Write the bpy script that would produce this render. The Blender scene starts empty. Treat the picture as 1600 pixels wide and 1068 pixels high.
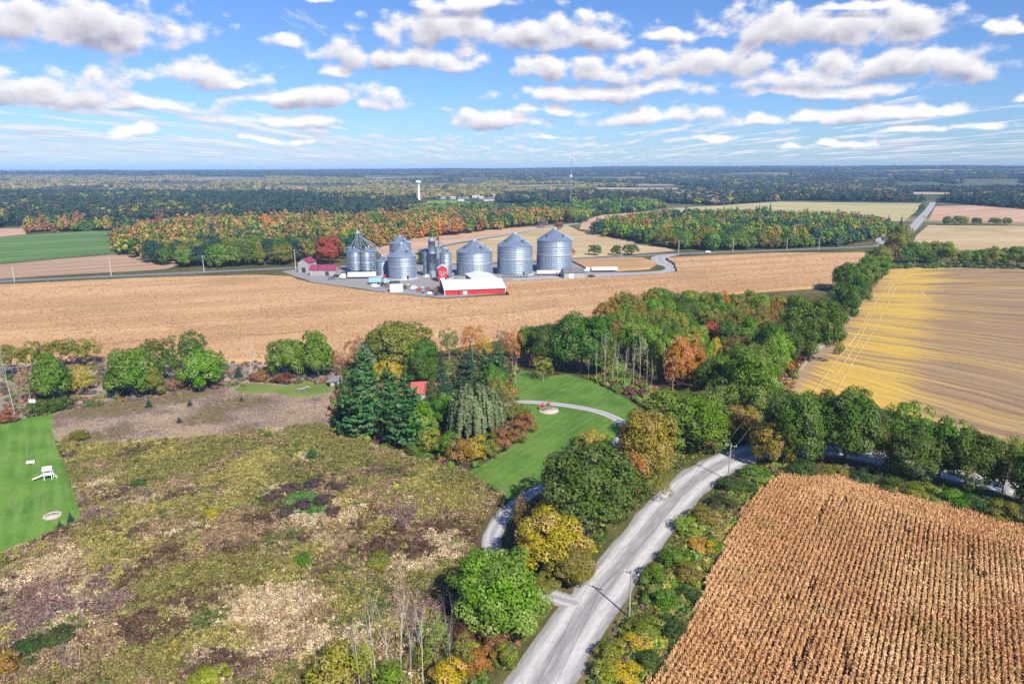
import bpy, bmesh, math, random
import numpy as np
from mathutils import Vector, Matrix

random.seed(7)
rng = np.random.default_rng(7)
sc = bpy.context.scene
COL = sc.collection
R = math.radians

# ------------------------------------------------------------------ camera (drone at 65 m, 24 mm lens)
CAM_H, FPX = 65.0, 1067.0
PITCH = math.atan((534 - 265) / FPX)
CP, SP = math.cos(PITCH), math.sin(PITCH)
cam_d = bpy.data.cameras.new("camera")
cam_d.sensor_width = 36.0
cam_d.lens = 36.0 * FPX / 1600.0
cam_d.clip_start, cam_d.clip_end = 0.5, 90000.0
cam = bpy.data.objects.new("camera", cam_d)
cam.location = (0, 0, CAM_H)
cam.rotation_euler = (math.pi / 2 - PITCH, 0, 0)
COL.objects.link(cam)
sc.camera = cam

# ------------------------------------------------------------------ light
SUN_AZ, SUN_EL = R(150), R(41)          # azimuth clockwise from +Y: behind the camera, to the right
sd = Vector((math.sin(SUN_AZ) * math.cos(SUN_EL), math.cos(SUN_AZ) * math.cos(SUN_EL), math.sin(SUN_EL)))
sun_d = bpy.data.lights.new("sun", 'SUN')
sun_d.energy = 5.0
sun_d.angle = R(0.55)
sun_d.color = (1.0, 0.94, 0.84)
sun = bpy.data.objects.new("sun", sun_d)
sun.rotation_euler = sd.to_track_quat('Z', 'Y').to_euler()
sun.location = (0, 0, 300)
COL.objects.link(sun)
sc.view_settings.view_transform = 'Standard'
sc.view_settings.look = 'None'
sc.view_settings.gamma = 1.0
sc.view_settings.use_curve_mapping = False
sc.view_settings.exposure = 0.6
sc.cycles.max_bounces = 6
sc.cycles.diffuse_bounces = 3
sc.cycles.transparent_max_bounces = 4
sc.cycles.volume_bounces = 0
sc.cycles.use_denoising = False

world = bpy.data.worlds.new("World")
sc.world = world
world.use_nodes = True


class NT:
    """small helper to write shader arithmetic"""
    def __init__(s, tree):
        s.t = tree; s.n = tree.nodes; s.l = tree.links

    def put(s, v, sock):
        if hasattr(v, 'is_output'):
            s.l.new(v, sock)
        else:
            sock.default_value = v

    def m(s, op, a, b=None, c=None, clamp=False):
        k = s.n.new('ShaderNodeMath'); k.operation = op; k.use_clamp = clamp
        s.put(a, k.inputs[0])
        if b is not None: s.put(b, k.inputs[1])
        if c is not None: s.put(c, k.inputs[2])
        return k.outputs[0]

    def add(s, a, b): return s.m('ADD', a, b)
    def sub(s, a, b): return s.m('SUBTRACT', a, b)
    def mul(s, a, b): return s.m('MULTIPLY', a, b)
    def div(s, a, b): return s.m('DIVIDE', a, b)
    def mx(s, a, b): return s.m('MAXIMUM', a, b)
    def mn(s, a, b): return s.m('MINIMUM', a, b)
    def madd(s, a, b, c): return s.m('MULTIPLY_ADD', a, b, c)

    def step(s, v, lo, hi, a=0.0, b=1.0):
        k = s.n.new('ShaderNodeMapRange'); k.interpolation_type = 'SMOOTHSTEP'
        s.put(v, k.inputs[0]); k.inputs[1].default_value = lo; k.inputs[2].default_value = hi
        k.inputs[3].default_value = a; k.inputs[4].default_value = b
        return k.outputs[0]

    def lin(s, v, lo, hi, a=0.0, b=1.0):
        k = s.n.new('ShaderNodeMapRange')
        s.put(v, k.inputs[0]); k.inputs[1].default_value = lo; k.inputs[2].default_value = hi
        k.inputs[3].default_value = a; k.inputs[4].default_value = b
        return k.outputs[0]

    def xyz(s, x, y, z):
        k = s.n.new('ShaderNodeCombineXYZ')
        for i, v in enumerate((x, y, z)): s.put(v, k.inputs[i])
        return k.outputs[0]

    def sep(s, v):
        k = s.n.new('ShaderNodeSeparateXYZ'); s.l.new(v, k.inputs[0])
        return k.outputs

    def noise(s, vec, scale, detail=4, rough=0.55, dist=0.0, color=False):
        k = s.n.new('ShaderNodeTexNoise'); k.noise_dimensions = '3D'
        if vec is not None: s.l.new(vec, k.inputs['Vector'])
        k.inputs['Scale'].default_value = scale; k.inputs['Detail'].default_value = detail
        k.inputs['Roughness'].default_value = rough; k.inputs['Distortion'].default_value = dist
        return k.outputs['Color'] if color else k.outputs[0]

    def mix(s, f, a, b, mode='MIX'):
        k = s.n.new('ShaderNodeMix'); k.data_type = 'RGBA'; k.blend_type = mode; k.clamp_factor = True
        s.put(f, k.inputs[0])
        for v, i in ((a, 6), (b, 7)):
            if hasattr(v, 'is_output'): s.l.new(v, k.inputs[i])
            else: k.inputs[i].default_value = (*v[:3], 1.0)
        return k.outputs[2]

    def mapping(s, vec, rot=0.0, scale=(1, 1, 1), loc=(0, 0, 0)):
        k = s.n.new('ShaderNodeMapping'); s.l.new(vec, k.inputs[0])
        k.inputs['Rotation'].default_value = (0, 0, rot); k.inputs['Scale'].default_value = scale
        k.inputs['Location'].default_value = loc
        return k.outputs[0]


# ------------------------------------------------------------------ sky: Nishita with cumulus drawn by direction
def build_sky():
    t = world.node_tree; t.nodes.clear()
    q = NT(t)
    out = t.nodes.new('ShaderNodeOutputWorld')
    bg = t.nodes.new('ShaderNodeBackground'); bg.inputs[1].default_value = 0.10
    t.links.new(bg.outputs[0], out.inputs[0])
    sky = t.nodes.new('ShaderNodeTexSky'); sky.sky_type = 'NISHITA'; sky.sun_disc = False
    sky.sun_elevation = SUN_EL; sky.sun_rotation = SUN_AZ
    sky.altitude = 200; sky.air_density = 1.0; sky.dust_density = 0.35; sky.ozone_density = 2.2
    geo = t.nodes.new('ShaderNodeTexCoord')
    d = q.sep(geo.outputs['Generated'])
    hyp = q.m('SQRT', q.add(q.mul(d[0], d[0]), q.mul(d[1], d[1])))
    u = q.m('ARCTAN2', d[0], d[1])
    w = q.div(d[2], q.mx(hyp, 0.001))
    # heaps of cumulus: azimuth, elevation (both in radians), half sizes
    px = [(330, 118, 85, 24), (395, 128, 45, 14), (520, 160, 95, 22), (455, 152, 60, 15), (585, 168, 30, 14), (546, 118, 24, 13),
          (452, 62, 48, 16), (640, 92, 110, 24), (715, 102, 45, 14), (700, 50, 90, 36), (622, 55, 36, 28),
          (850, 52, 135, 36), (950, 58, 70, 26), (1045, 52, 55, 13), (720, 6, 85, 13), (1280, 48, 165, 44),
          (1175, 52, 60, 24), (1405, 30, 50, 30), (1070, 104, 120, 30), (930, 120, 95, 22), (865, 112, 50, 20),
          (1390, 108, 145, 30), (1478, 108, 58, 26), (1250, 128, 90, 20), (950, 146, 150, 14), (1030, 185, 115, 15),
          (780, 188, 75, 16), (860, 172, 60, 10), (1205, 192, 60, 11), (1285, 184, 60, 13), (1370, 178, 62, 14), (1450, 176, 48, 11), (1440, 204, 45, 8), (1520, 198, 50, 9),
          (1590, 158, 30, 13), (1585, 36, 38, 16), (1340, 4, 70, 10), (490, 2, 40, 8), (120, 45, 160, 46),
          (215, 60, 55, 22), (70, 142, 130, 30), (255, 168, 100, 14), (440, 188, 85, 11), (230, 208, 50, 8), (420, 218, 30, 6),
          (1290, 148, 130, 14), (850, 216, 40, 6), (1330, 226, 45, 8), (1130, 215, 30, 6), (1240, 234, 40, 6)]
    cl = []
    for (x, y, a, b) in px:
        def ang(x, y):
            dx = (x - 800) / FPX; v = -(y - 534) / FPX
            dy = CP + v * SP; dz = -SP + v * CP
            return math.atan2(dx, dy), dz / math.hypot(dx, dy)
        u0, w0 = ang(x, y)
        u1, _ = ang(x + a, y); _, w1 = ang(x, y - b)
        cl.append((u0, w0, abs(u1 - u0), abs(w1 - w0)))

    # wide warp so the outlines are not ellipses
    pv = q.xyz(q.mul(u, 1.0), q.mul(w, 1.35), 0.3)
    w1n = q.noise(pv, 9.0, 3, 0.5)
    w2n = q.noise(q.xyz(q.add(u, 7.3), q.mul(w, 1.35), 1.7), 9.0, 3, 0.5)

    def field(uu, ww):
        acc = None
        for (u0, w0, a, b) in cl:
            dx = q.madd(uu, 1 / a, -u0 / a)
            dy = q.madd(ww, 1 / b, -w0 / b)
            dy = q.mx(dy, q.mul(dy, -1.55))        # flatter base
            r2 = q.madd(dx, dx, q.mul(dy, dy))
            acc = r2 if acc is None else q.m('SMOOTH_MIN', acc, r2, 0.40)
        return q.sub(1.0, q.m('SQRT', q.mx(acc, 0.0)))

    def density(du, dw):
        uu = q.add(q.madd(w1n, 0.15, u), du - 0.075); ww = q.add(q.madd(w2n, 0.034, w), dw - 0.017)
        f = field(uu, ww)
        p = q.xyz(q.add(u, du), q.mul(q.add(w, dw), 1.45), 2.2)
        vo = q.n.new('ShaderNodeTexVoronoi'); vo.feature = 'SMOOTH_F1'; vo.inputs['Smoothness'].default_value = 0.4
        pw = q.n.new('ShaderNodeVectorMath'); pw.operation = 'MULTIPLY_ADD'
        q.l.new(q.noise(p, 70.0, 3, 0.6, color=True), pw.inputs[0]); pw.inputs[1].default_value = (0.020, 0.020, 0.0); q.l.new(p, pw.inputs[2])
        q.l.new(pw.outputs[0], vo.inputs['Vector']); vo.inputs['Scale'].default_value = 34.0
        puff = q.sub(0.45, vo.outputs['Distance'])
        n = q.add(q.mul(q.sub(q.noise(p, 15.0, 10, 0.64), 0.5), 3.0), q.mul(q.sub(q.noise(p, 6.0, 2, 0.5), 0.5), 0.7))
        return f, q.add(n, q.mul(puff, 1.25))

    fA, nA = density(0.0, 0.0)
    fB, nB = density(0.005, 0.011)
    A = q.add(q.add(fA, nA), 0.38)
    alpha = q.step(A, -0.10, 0.75)
    lit = q.madd(q.sub(fA, fB), 0.62, 0.56)
    lit = q.madd(q.sub(nA, nB), 0.42, lit)
    lit = q.add(lit, q.mul(q.step(A, 0.5, 1.7), -0.36))
    lit = q.m('MULTIPLY', lit, 1.0, clamp=True)

    # a deck of smaller clouds seen in perspective, thick towards the horizon
    hz = q.mx(w, 0.003)
    def deck(du, dw):
        inv = q.add(q.add(hz, dw), 0.012)
        Pd = q.xyz(q.mul(q.div(q.m('SINE', q.add(u, du)), inv), 3.0), q.mul(q.div(q.m('COSINE', u), inv), 0.62), 0.0)
        return q.add(q.mul(q.noise(Pd, 0.55, 8, 0.66), 0.80), q.mul(q.noise(Pd, 0.17, 2, 0.5), 0.34))
    D1 = deck(0.0, 0.0)
    D2 = deck(0.004, 0.005)
    left = q.step(u, 0.05, -0.5)
    cov = q.add(q.step(w, 0.01, 0.13, 0.525, 0.70), q.mul(q.mul(left, q.step(w, 0.13, 0.06)), -0.05))
    Dd = q.sub(D1, cov)
    dal = q.mul(q.step(Dd, 0.0, 0.10), q.step(w, 0.002, 0.02, 0.0, 0.88))
    dlit = q.m('MULTIPLY', q.madd(q.sub(D1, D2), 3.0, 0.55), 1.0, clamp=True)

    cloud_dark = (2.7, 2.7, 3.5); cloud_lit = (7.3, 7.2, 7.3)
    c1 = q.mix(lit, cloud_dark, cloud_lit)
    c2 = q.mix(dlit, (3.2, 3.6, 4.6), (6.1, 6.25, 6.6))
    skyc = q.mix(1.0, sky.outputs[0], (0.46, 0.63, 0.93), 'MULTIPLY')
    mixd = q.mix(dal, skyc, c2)
    top = q.mix(alpha, mixd, c1)
    t.links.new(top, bg.inputs[0])
    world.cycles.sampling_method = 'MANUAL'
    world.cycles.sample_map_resolution = 512


build_sky()


# ------------------------------------------------------------------ plan: a pixel of the photograph to a point of the ground
def G(x, y, z=0.0):
    dx = (x - 800) / FPX; v = -(y - 534) / FPX
    dy = CP + v * SP; dz = -SP + v * CP
    t = (z - CAM_H) / dz
    return (dx * t, dy * t)


def depth_of(X, Y, Z=0.0):
    return Y * CP - (Z - CAM_H) * SP


def PX(X, Y, Z=0.0):
    z = Z - CAM_H
    d = Y * CP - z * SP; up = Y * SP + z * CP
    return 800 + FPX * X / d, 534 - FPX * up / d


def height_at(X, Y, y):
    u = (534 - y) / FPX
    return CAM_H + Y * (u * CP - SP) / (CP + u * SP)


# ------------------------------------------------------------------ noise on numpy arrays
_lat = np.random.default_rng(3).random((256, 256))


def vnoise(x, y, s, seed=0):
    x = np.asarray(x) / s + seed * 17.31; y = np.asarray(y) / s + seed * 9.17
    i = np.floor(x).astype(int); j = np.floor(y).astype(int)
    fx = x - i; fy = y - j
    fx = fx * fx * (3 - 2 * fx); fy = fy * fy * (3 - 2 * fy)
    g = lambda a, b: _lat[a % 256, b % 256]
    return (g(i, j) * (1 - fx) + g(i + 1, j) * fx) * (1 - fy) + (g(i, j + 1) * (1 - fx) + g(i + 1, j + 1) * fx) * fy


def fbm(x, y, s, seed=0, o=4):
    a, t, w = 0.0, 0.0, 1.0
    for k in range(o):
        a = a + w * vnoise(x, y, s / 2 ** k, seed + k * 3); t += w; w *= 0.5
    return a / t


def inside(poly, X, Y):
    poly = np.asarray(poly); X = np.asarray(X); Y = np.asarray(Y)
    c = np.zeros(X.shape, bool)
    n = len(poly)
    for i in range(n):
        x1, y1 = poly[i]; x2, y2 = poly[(i + 1) % n]
        cond = ((y1 > Y) != (y2 > Y))
        xi = (x2 - x1) * (Y - y1) / ((y2 - y1) if y2 != y1 else 1e-9) + x1
        c ^= cond & (X < xi)
    return c


def gpoly(px, z=0.0):
    return [G(x, y, z) for x, y in px]


def edge_dist(poly, X, Y):
    """distance to the outline of a ground polygon"""
    d = np.full(np.shape(X), 1e9)
    n = len(poly)
    for i in range(n):
        ax, ay = poly[i]; bx, by = poly[(i + 1) % n]
        vx, vy = bx - ax, by - ay
        t = np.clip(((X - ax) * vx + (Y - ay) * vy) / (vx * vx + vy * vy + 1e-9), 0, 1)
        d = np.minimum(d, np.hypot(X - ax - t * vx, Y - ay - t * vy))
    return d


def smooth_line(pts, n=10, closed=False):
    pts = [np.array(p, float) for p in pts]
    out = []
    N = len(pts)
    rngi = range(N) if closed else range(N - 1)
    for i in rngi:
        if closed:
            p0, p1, p2, p3 = pts[i - 1], pts[i], pts[(i + 1) % N], pts[(i + 2) % N]
        else:
            p1, p2 = pts[i], pts[i + 1]
            p0 = pts[i - 1] if i else 2 * p1 - p2
            p3 = pts[i + 2] if i + 2 < N else 2 * p2 - p1
        for k in range(n):
            t = k / n
            out.append(0.5 * (2 * p1 + (p2 - p0) * t + (2 * p0 - 5 * p1 + 4 * p2 - p3) * t * t + (3 * p1 - p0 - 3 * p2 + p3) * t ** 3))
    if not closed: out.append(pts[-1])
    return out


# ------------------------------------------------------------------ objects
def tag(o, label=None, cat=None, group=None, kind=None):
    if label: o['label'] = label
    if cat: o['category'] = cat
    if group: o['group'] = group
    if kind: o['kind'] = kind
    return o


def link(name, mesh, parent=None):
    o = bpy.data.objects.new(name, mesh); COL.objects.link(o)
    if parent is not None: o.parent = parent
    return o


def empty(name, loc, rz=0.0, label=None, cat=None, group=None):
    o = bpy.data.objects.new(name, None); COL.objects.link(o)
    o.location = loc; o.rotation_euler = (0, 0, rz); o.empty_display_size = 0.5
    return tag(o, label, cat, group)


def np_mesh(name, V, F, mat, attrs=None, smooth=False):
    """V (N,3), F (M,k) of one polygon size"""
    V = np.ascontiguousarray(V, np.float32); F = np.ascontiguousarray(F, np.int32)
    me = bpy.data.meshes.new(name)
    k = F.shape[1]
    me.vertices.add(len(V)); me.vertices.foreach_set('co', V.ravel())
    me.loops.add(F.size); me.loops.foreach_set('vertex_index', F.ravel())
    me.polygons.add(len(F))
    me.polygons.foreach_set('loop_start', np.arange(0, F.size, k, dtype=np.int32))
    if smooth: me.polygons.foreach_set('use_smooth', np.ones(len(F), bool))
    me.update(calc_edges=True)
    for an, (dom, typ, arr) in (attrs or {}).items():
        a = me.attributes.new(an, typ, dom)
        arr = np.ascontiguousarray(arr, np.float32)
        a.data.foreach_set({'FLOAT': 'value', 'FLOAT_COLOR': 'color', 'FLOAT_VECTOR': 'vector'}[typ], arr.ravel())
    if mat: me.materials.append(mat)
    return me


class MB:
    """collects shapes into one mesh"""
    def __init__(s): s.v = []; s.f = []; s.mi = []; s.sm = []
    def raw(s, v, f, mi=0, sm=False):
        b = len(s.v); s.v += [tuple(p) for p in v]
        for q in f: s.f.append([b + i for i in q]); s.mi.append(mi); s.sm.append(sm)
        return s
    def box(s, c, d, rz=0.0, mi=0, taper=1.0):
        x, y, z = d[0] / 2, d[1] / 2, d[2] / 2
        ca, sa = math.cos(rz), math.sin(rz)
        P = []
        for sz in (-1, 1):
            k = taper if sz > 0 else 1.0
            for sx, sy in ((-1, -1), (1, -1), (1, 1), (-1, 1)):
                a, b = sx * x * k, sy * y * k
                P.append((c[0] + a * ca - b * sa, c[1] + a * sa + b * ca, c[2] + sz * z))
        return s.raw(P, [(3, 2, 1, 0), (4, 5, 6, 7), (0, 1, 5, 4), (1, 2, 6, 5), (2, 3, 7, 6), (3, 0, 4, 7)], mi)
    def tube(s, a, b, r, r2=None, n=8, mi=0, cap=True, sm=True):
        a = Vector(a); b = Vector(b); r2 = r if r2 is None else r2
        d = (b - a).normalized()
        p = d.orthogonal().normalized(); w = d.cross(p)
        V = []
        for (c, rr) in ((a, r), (b, r2)):
            for i in range(n):
                t = 2 * math.pi * i / n
                V.append(c + p * math.cos(t) * rr + w * math.sin(t) * rr)
        F = [(i, (i + 1) % n, n + (i + 1) % n, n + i) for i in range(n)]
        s.raw(V, F, mi, sm)
        if cap: s.raw(V, [tuple(range(n - 1, -1, -1)), tuple(range(n, 2 * n))], mi)
        return s
    def lathe(s, prof, n=24, c=(0, 0, 0), mi=0, sm=True):
        V = []
        for r, z in prof:
            for i in range(n):
                t = 2 * math.pi * i / n
                V.append((c[0] + r * math.cos(t), c[1] + r * math.sin(t), c[2] + z))
        F = []
        for k in range(len(prof) - 1):
            for i in range(n):
                F.append((k * n + i, k * n + (i + 1) % n, (k + 1) * n + (i + 1) % n, (k + 1) * n + i))
        return s.raw(V, F, mi, sm)
    def build(s, name, mats, parent=None):
        me = bpy.data.meshes.new(name)
        me.from_pydata(s.v, [], s.f)
        for m in (mats if isinstance(mats, (list, tuple)) else [mats]): me.materials.append(m)
        me.polygons.foreach_set('material_index', s.mi)
        me.polygons.foreach_set('use_smooth', s.sm)
        me.update()
        return link(name, me, parent)


# ------------------------------------------------------------------ materials
def new_mat(name):
    m = bpy.data.materials.new(name); m.use_nodes = True
    t = m.node_tree; t.nodes.clear()
    q = NT(t)
    out = t.nodes.new('ShaderNodeOutputMaterial')
    return m, q, out


def principled(q, out, col, rough=0.8, metal=0.0, spec=0.3, bump=None, bstr=0.3, bdist=0.1):
    b = q.n.new('ShaderNodeBsdfPrincipled')
    if hasattr(col, 'is_output'): q.l.new(col, b.inputs['Base Color'])
    else: b.inputs['Base Color'].default_value = (*col, 1)
    q.put(rough, b.inputs['Roughness']); b.inputs['Metallic'].default_value = metal
    b.inputs['Specular IOR Level'].default_value = spec
    if bump is not None:
        k = q.n.new('ShaderNodeBump'); k.inputs['Strength'].default_value = bstr; k.inputs['Distance'].default_value = bdist
        q.l.new(bump, k.inputs['Height']); q.l.new(k.outputs[0], b.inputs['Normal'])
    q.l.new(b.outputs[0], out.inputs[0])
    return b


def pos(q):
    return q.n.new('ShaderNodeNewGeometry').outputs['Position']


def paint(name, col, rough=0.5, metal=0.0, wear=0.12, scale=1.5, spec=0.4):
    m, q, out = new_mat(name)
    tc = q.n.new('ShaderNodeTexCoord').outputs['Object']
    n = q.noise(tc, scale, 5, 0.6)
    c = q.mix(q.step(n, 0.35, 0.75), tuple(min(1, v * (1 + wear)) for v in col), tuple(v * (1 - wear * 1.6) for v in col))
    principled(q, out, c, rough, metal, spec)
    return m


def leaf_material(name, instanced=False, transl=0.36, vary=0.5):
    m, q, out = new_mat(name)
    if instanced:
        a = q.n.new('ShaderNodeAttribute'); a.attribute_type = 'INSTANCER'; a.attribute_name = 'tint'
        tint = a.outputs['Color']
    else:
        tint = q.n.new('ShaderNodeObjectInfo').outputs['Color']
    v = q.n.new('ShaderNodeAttribute'); v.attribute_name = 'var'
    p = q.n.new('ShaderNodeAttribute'); p.attribute_name = 'puff'
    k = q.lin(v.outputs['Fac'], 0, 1, 1 - vary, 1 + vary)
    hs = q.n.new('ShaderNodeHueSaturation')
    q.l.new(tint, hs.inputs['Color'])
    q.l.new(q.lin(p.outputs['Fac'], 0, 1, 0.475, 0.515), hs.inputs['Hue'])
    q.l.new(q.lin(p.outputs['Fac'], 0, 1, 0.85, 1.12), hs.inputs['Saturation'])
    q.l.new(q.mul(k, q.lin(p.outputs['Fac'], 0, 1, 1.18, 0.82)), hs.inputs['Value'])
    col = hs.outputs[0]
    b = q.n.new('ShaderNodeBsdfPrincipled')
    q.l.new(col, b.inputs['Base Color']); b.inputs['Roughness'].default_value = 0.55
    b.inputs['Specular IOR Level'].default_value = 0.14
    tr = q.n.new('ShaderNodeBsdfTranslucent'); q.l.new(col, tr.inputs[0])
    mx = q.n.new('ShaderNodeMixShader'); mx.inputs[0].default_value = transl
    q.l.new(b.outputs[0], mx.inputs[1]); q.l.new(tr.outputs[0], mx.inputs[2])
    q.l.new(mx.outputs[0], out.inputs[0])
    return m


M_LEAF = leaf_material("leaves")
M_LEAF_I = leaf_material("leaves_scattered", True, 0.2)
M_WEED_I = leaf_material("weeds_scattered", True, 0.2, 0.65)


def bark(name, c1, c2):
    m, q, out = new_mat(name)
    tc = q.n.new('ShaderNodeTexCoord').outputs['Object']
    n = q.noise(q.mapping(tc, scale=(3, 3, 0.7)), 2.5, 5, 0.65)
    principled(q, out, q.mix(q.step(n, 0.35, 0.65), c1, c2), 0.9, bump=n, bstr=0.5, bdist=0.05)
    return m


M_BARK = bark("bark_brown", (0.10, 0.075, 0.055), (0.20, 0.165, 0.13))
M_PALE = bark("bark_pale", (0.62, 0.58, 0.52), (0.36, 0.33, 0.29))
M_GREY = bark("bark_grey", (0.40, 0.36, 0.31), (0.22, 0.19, 0.16))


# ------------------------------------------------------------------ plant shapes
def unit(v):
    return v / (np.linalg.norm(v, axis=1, keepdims=True) + 1e-9)


def quads(C, Nrm, size, g, aspect=1.0, up=None, jit=0.25):
    """one small irregular leaf spray per centre; size may be an array"""
    n = len(C)
    Nrm = unit(Nrm)
    ref = g.normal(size=(n, 3)) if up is None else up
    T = unit(np.cross(Nrm, ref)); B = np.cross(Nrm, T)
    s = (np.ones(n) * size)[:, None] * 0.5
    k = 1 + g.uniform(-jit, jit, size=(4, n, 1))
    V = np.stack([C + (-T * k[0] - B * k[0] * aspect * 0.6) * s, C + (T * k[1] * 0.8 - B * k[1] * aspect) * s,
                  C + (T * k[2] + B * k[2] * aspect * 0.7) * s, C + (-T * k[3] * 0.7 + B * k[3] * aspect) * s], 1)
    # fold the spray a little so it never reads as a flat card
    V[:, 2] += Nrm * s * 0.35; V[:, 0] += Nrm * s * 0.25
    return V.reshape(-1, 3), np.arange(4 * n).reshape(n, 4)


def leaf_mesh(name, parts, mat):
    """parts: list of (V, F, var, puff)"""
    off, Vs, Fs, a, p = 0, [], [], [], []
    for V, F, va, pu in parts:
        Vs.append(V); Fs.append(F + off); off += len(V); a.append(va); p.append(pu)
    return np_mesh(name, np.concatenate(Vs), np.concatenate(Fs), mat,
                   {'var': ('FACE', 'FLOAT', np.concatenate(a)), 'puff': ('FACE', 'FLOAT', np.concatenate(p))})


def sphere_dirs(n, g):
    k = np.arange(n) + 0.5
    z = 1 - 2 * k / n; ph = k * 2.399963 + g.uniform(0, 6)
    r = np.sqrt(1 - z * z)
    return unit(np.stack([r * np.cos(ph), r * np.sin(ph), z], 1) + g.normal(size=(n, 3)) * 0.12)


def broadleaf(name, seed, Rr=5.0, H=10.0, base=0.10, n_puff=46, per=110, leaf=0.55, mat=None, puff_r=(0.24, 0.40), lobes=0.35, airy=0.0):
    g = np.random.default_rng(seed)
    zc = H * (1 + base) / 2; hz = H * (1 - base) / 2
    D = sphere_dirs(int(n_puff * 1.25), g)
    D = D[D[:, 2] > -0.75][:n_puff]
    ang = np.arctan2(D[:, 1], D[:, 0])
    lob = 1 + lobes * (0.5 * np.sin(2 * ang + g.uniform(0, 6)) + 0.5 * np.sin(3 * ang + g.uniform(0, 6) + 2 * D[:, 2])) * np.sqrt(np.clip(1 - D[:, 2] ** 2, 0, 1))
    rad = g.uniform(0.58, 0.90, len(D)) * lob * np.where(g.random(len(D)) < .12, 1.10, 1)
    rad = np.minimum(rad, 1.0)
    egg = np.where(D[:, 2] > 0, 1.0, 1.0)
    shape = np.sqrt(np.clip(1 - np.abs(D[:, 2]) ** 2.6, 0, 1)) / np.maximum(np.sqrt(1 - D[:, 2] ** 2), 0.25)
    C = np.stack([D[:, 0] * rad * Rr * shape, D[:, 1] * rad * Rr * shape, zc + D[:, 2] * rad * hz], 1)
    parts = []
    # some inner puffs
    inner = max(4, n_puff // 6)
    Ci = np.stack([g.normal(size=inner) * Rr * 0.28, g.normal(size=inner) * Rr * 0.28, zc + g.uniform(-0.3, 0.55, inner) * hz], 1)
    allC = [(C[i], D[i]) for i in range(len(C))] + [(Ci[i], np.array([0, 0, 1.0])) for i in range(inner)]
    for c, d in allC:
        pr = Rr * g.uniform(*puff_r)
        n = int(per * (pr / (Rr * 0.32)) ** 2 * (1 - airy * g.random()))
        L = unit(g.normal(size=(n, 3)))
        keep = (L @ d + 0.35 * L[:, 2]) > -0.25
        L = L[keep]
        rr = pr * g.uniform(0.72, 1.08, len(L))[:, None]
        P = c + L * rr * np.array([1.08, 1.08, 0.80])
        Nn = L * 0.9 + d * 0.25 + np.array([0, 0, 0.30]) + g.normal(size=L.shape) * 0.27
        V, F = quads(P, Nn, leaf * g.uniform(0.65, 1.3, len(L)), g)
        parts.append((V, F, np.clip(g.normal(0.5, 0.22, len(L)), 0, 1), np.full(len(L), g.random())))
    return leaf_mesh(name, parts, mat or M_LEAF)


def conifer(name, seed, Rr=4.0, H=12.0, whorls=17, arms=7, per=30, leaf=0.55, droop=0.05, lift=0.12, base=0.06, power=0.8, mat=None):
    """tiers of branches with needle sprays lying along them"""
    g = np.random.default_rng(seed)
    parts = []
    for k in range(whorls):
        f = (k + g.uniform(-0.25, 0.25)) / (whorls - 1)
        z = H * (base + (0.97 - base) * f)
        reach = Rr * max(0.06, max(0.0, 1 - f) ** power) * (0.82 if f < 0.10 else 1.0)
        a0 = g.uniform(0, 6.28)
        for j in range(max(4, int(arms * (1 - 0.4 * min(f, 1))))):
            a = a0 + 6.283 * j / arms + g.uniform(-0.25, 0.25)
            L = reach * g.uniform(0.68, 1.12)
            n = max(6, int(per * L / Rr + 6))
            t = g.uniform(0.12, 1.0, n) ** 0.8
            side = g.normal(size=n) * 0.20 * L * (0.35 + t * (1.15 - t))
            rr = t * L
            x = np.cos(a) * rr - np.sin(a) * side; y = np.sin(a) * rr + np.cos(a) * side
            zz = z - droop * rr * 2 + lift * L * t * t * 1.6 + g.normal(size=n) * 0.10
            P = np.stack([x, y, zz], 1)
            Nn = np.stack([np.cos(a) * 0.35 + g.normal(size=n) * .35, np.sin(a) * 0.35 + g.normal(size=n) * .35, np.full(n, 1.0)], 1)
            V, F = quads(P, Nn, leaf * g.uniform(0.6, 1.25, n), g, 0.6, up=np.tile([math.cos(a), math.sin(a), 0.15], (n, 1)) + g.normal(size=(n, 3)) * 0.3)
            parts.append((V, F, np.clip(0.30 + 0.4 * t + g.normal(0, 0.18, n), 0, 1), np.full(n, g.random())))
    n = 30
    P = np.stack([g.normal(size=n) * .12, g.normal(size=n) * .12, H * g.uniform(0.9, 1.0, n)], 1)
    V, F = quads(P, unit(g.normal(size=(n, 3))), leaf * 0.7, g)
    parts.append((V, F, g.random(n), g.random(n)))
    return leaf_mesh(name, parts, mat or M_LEAF)


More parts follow.
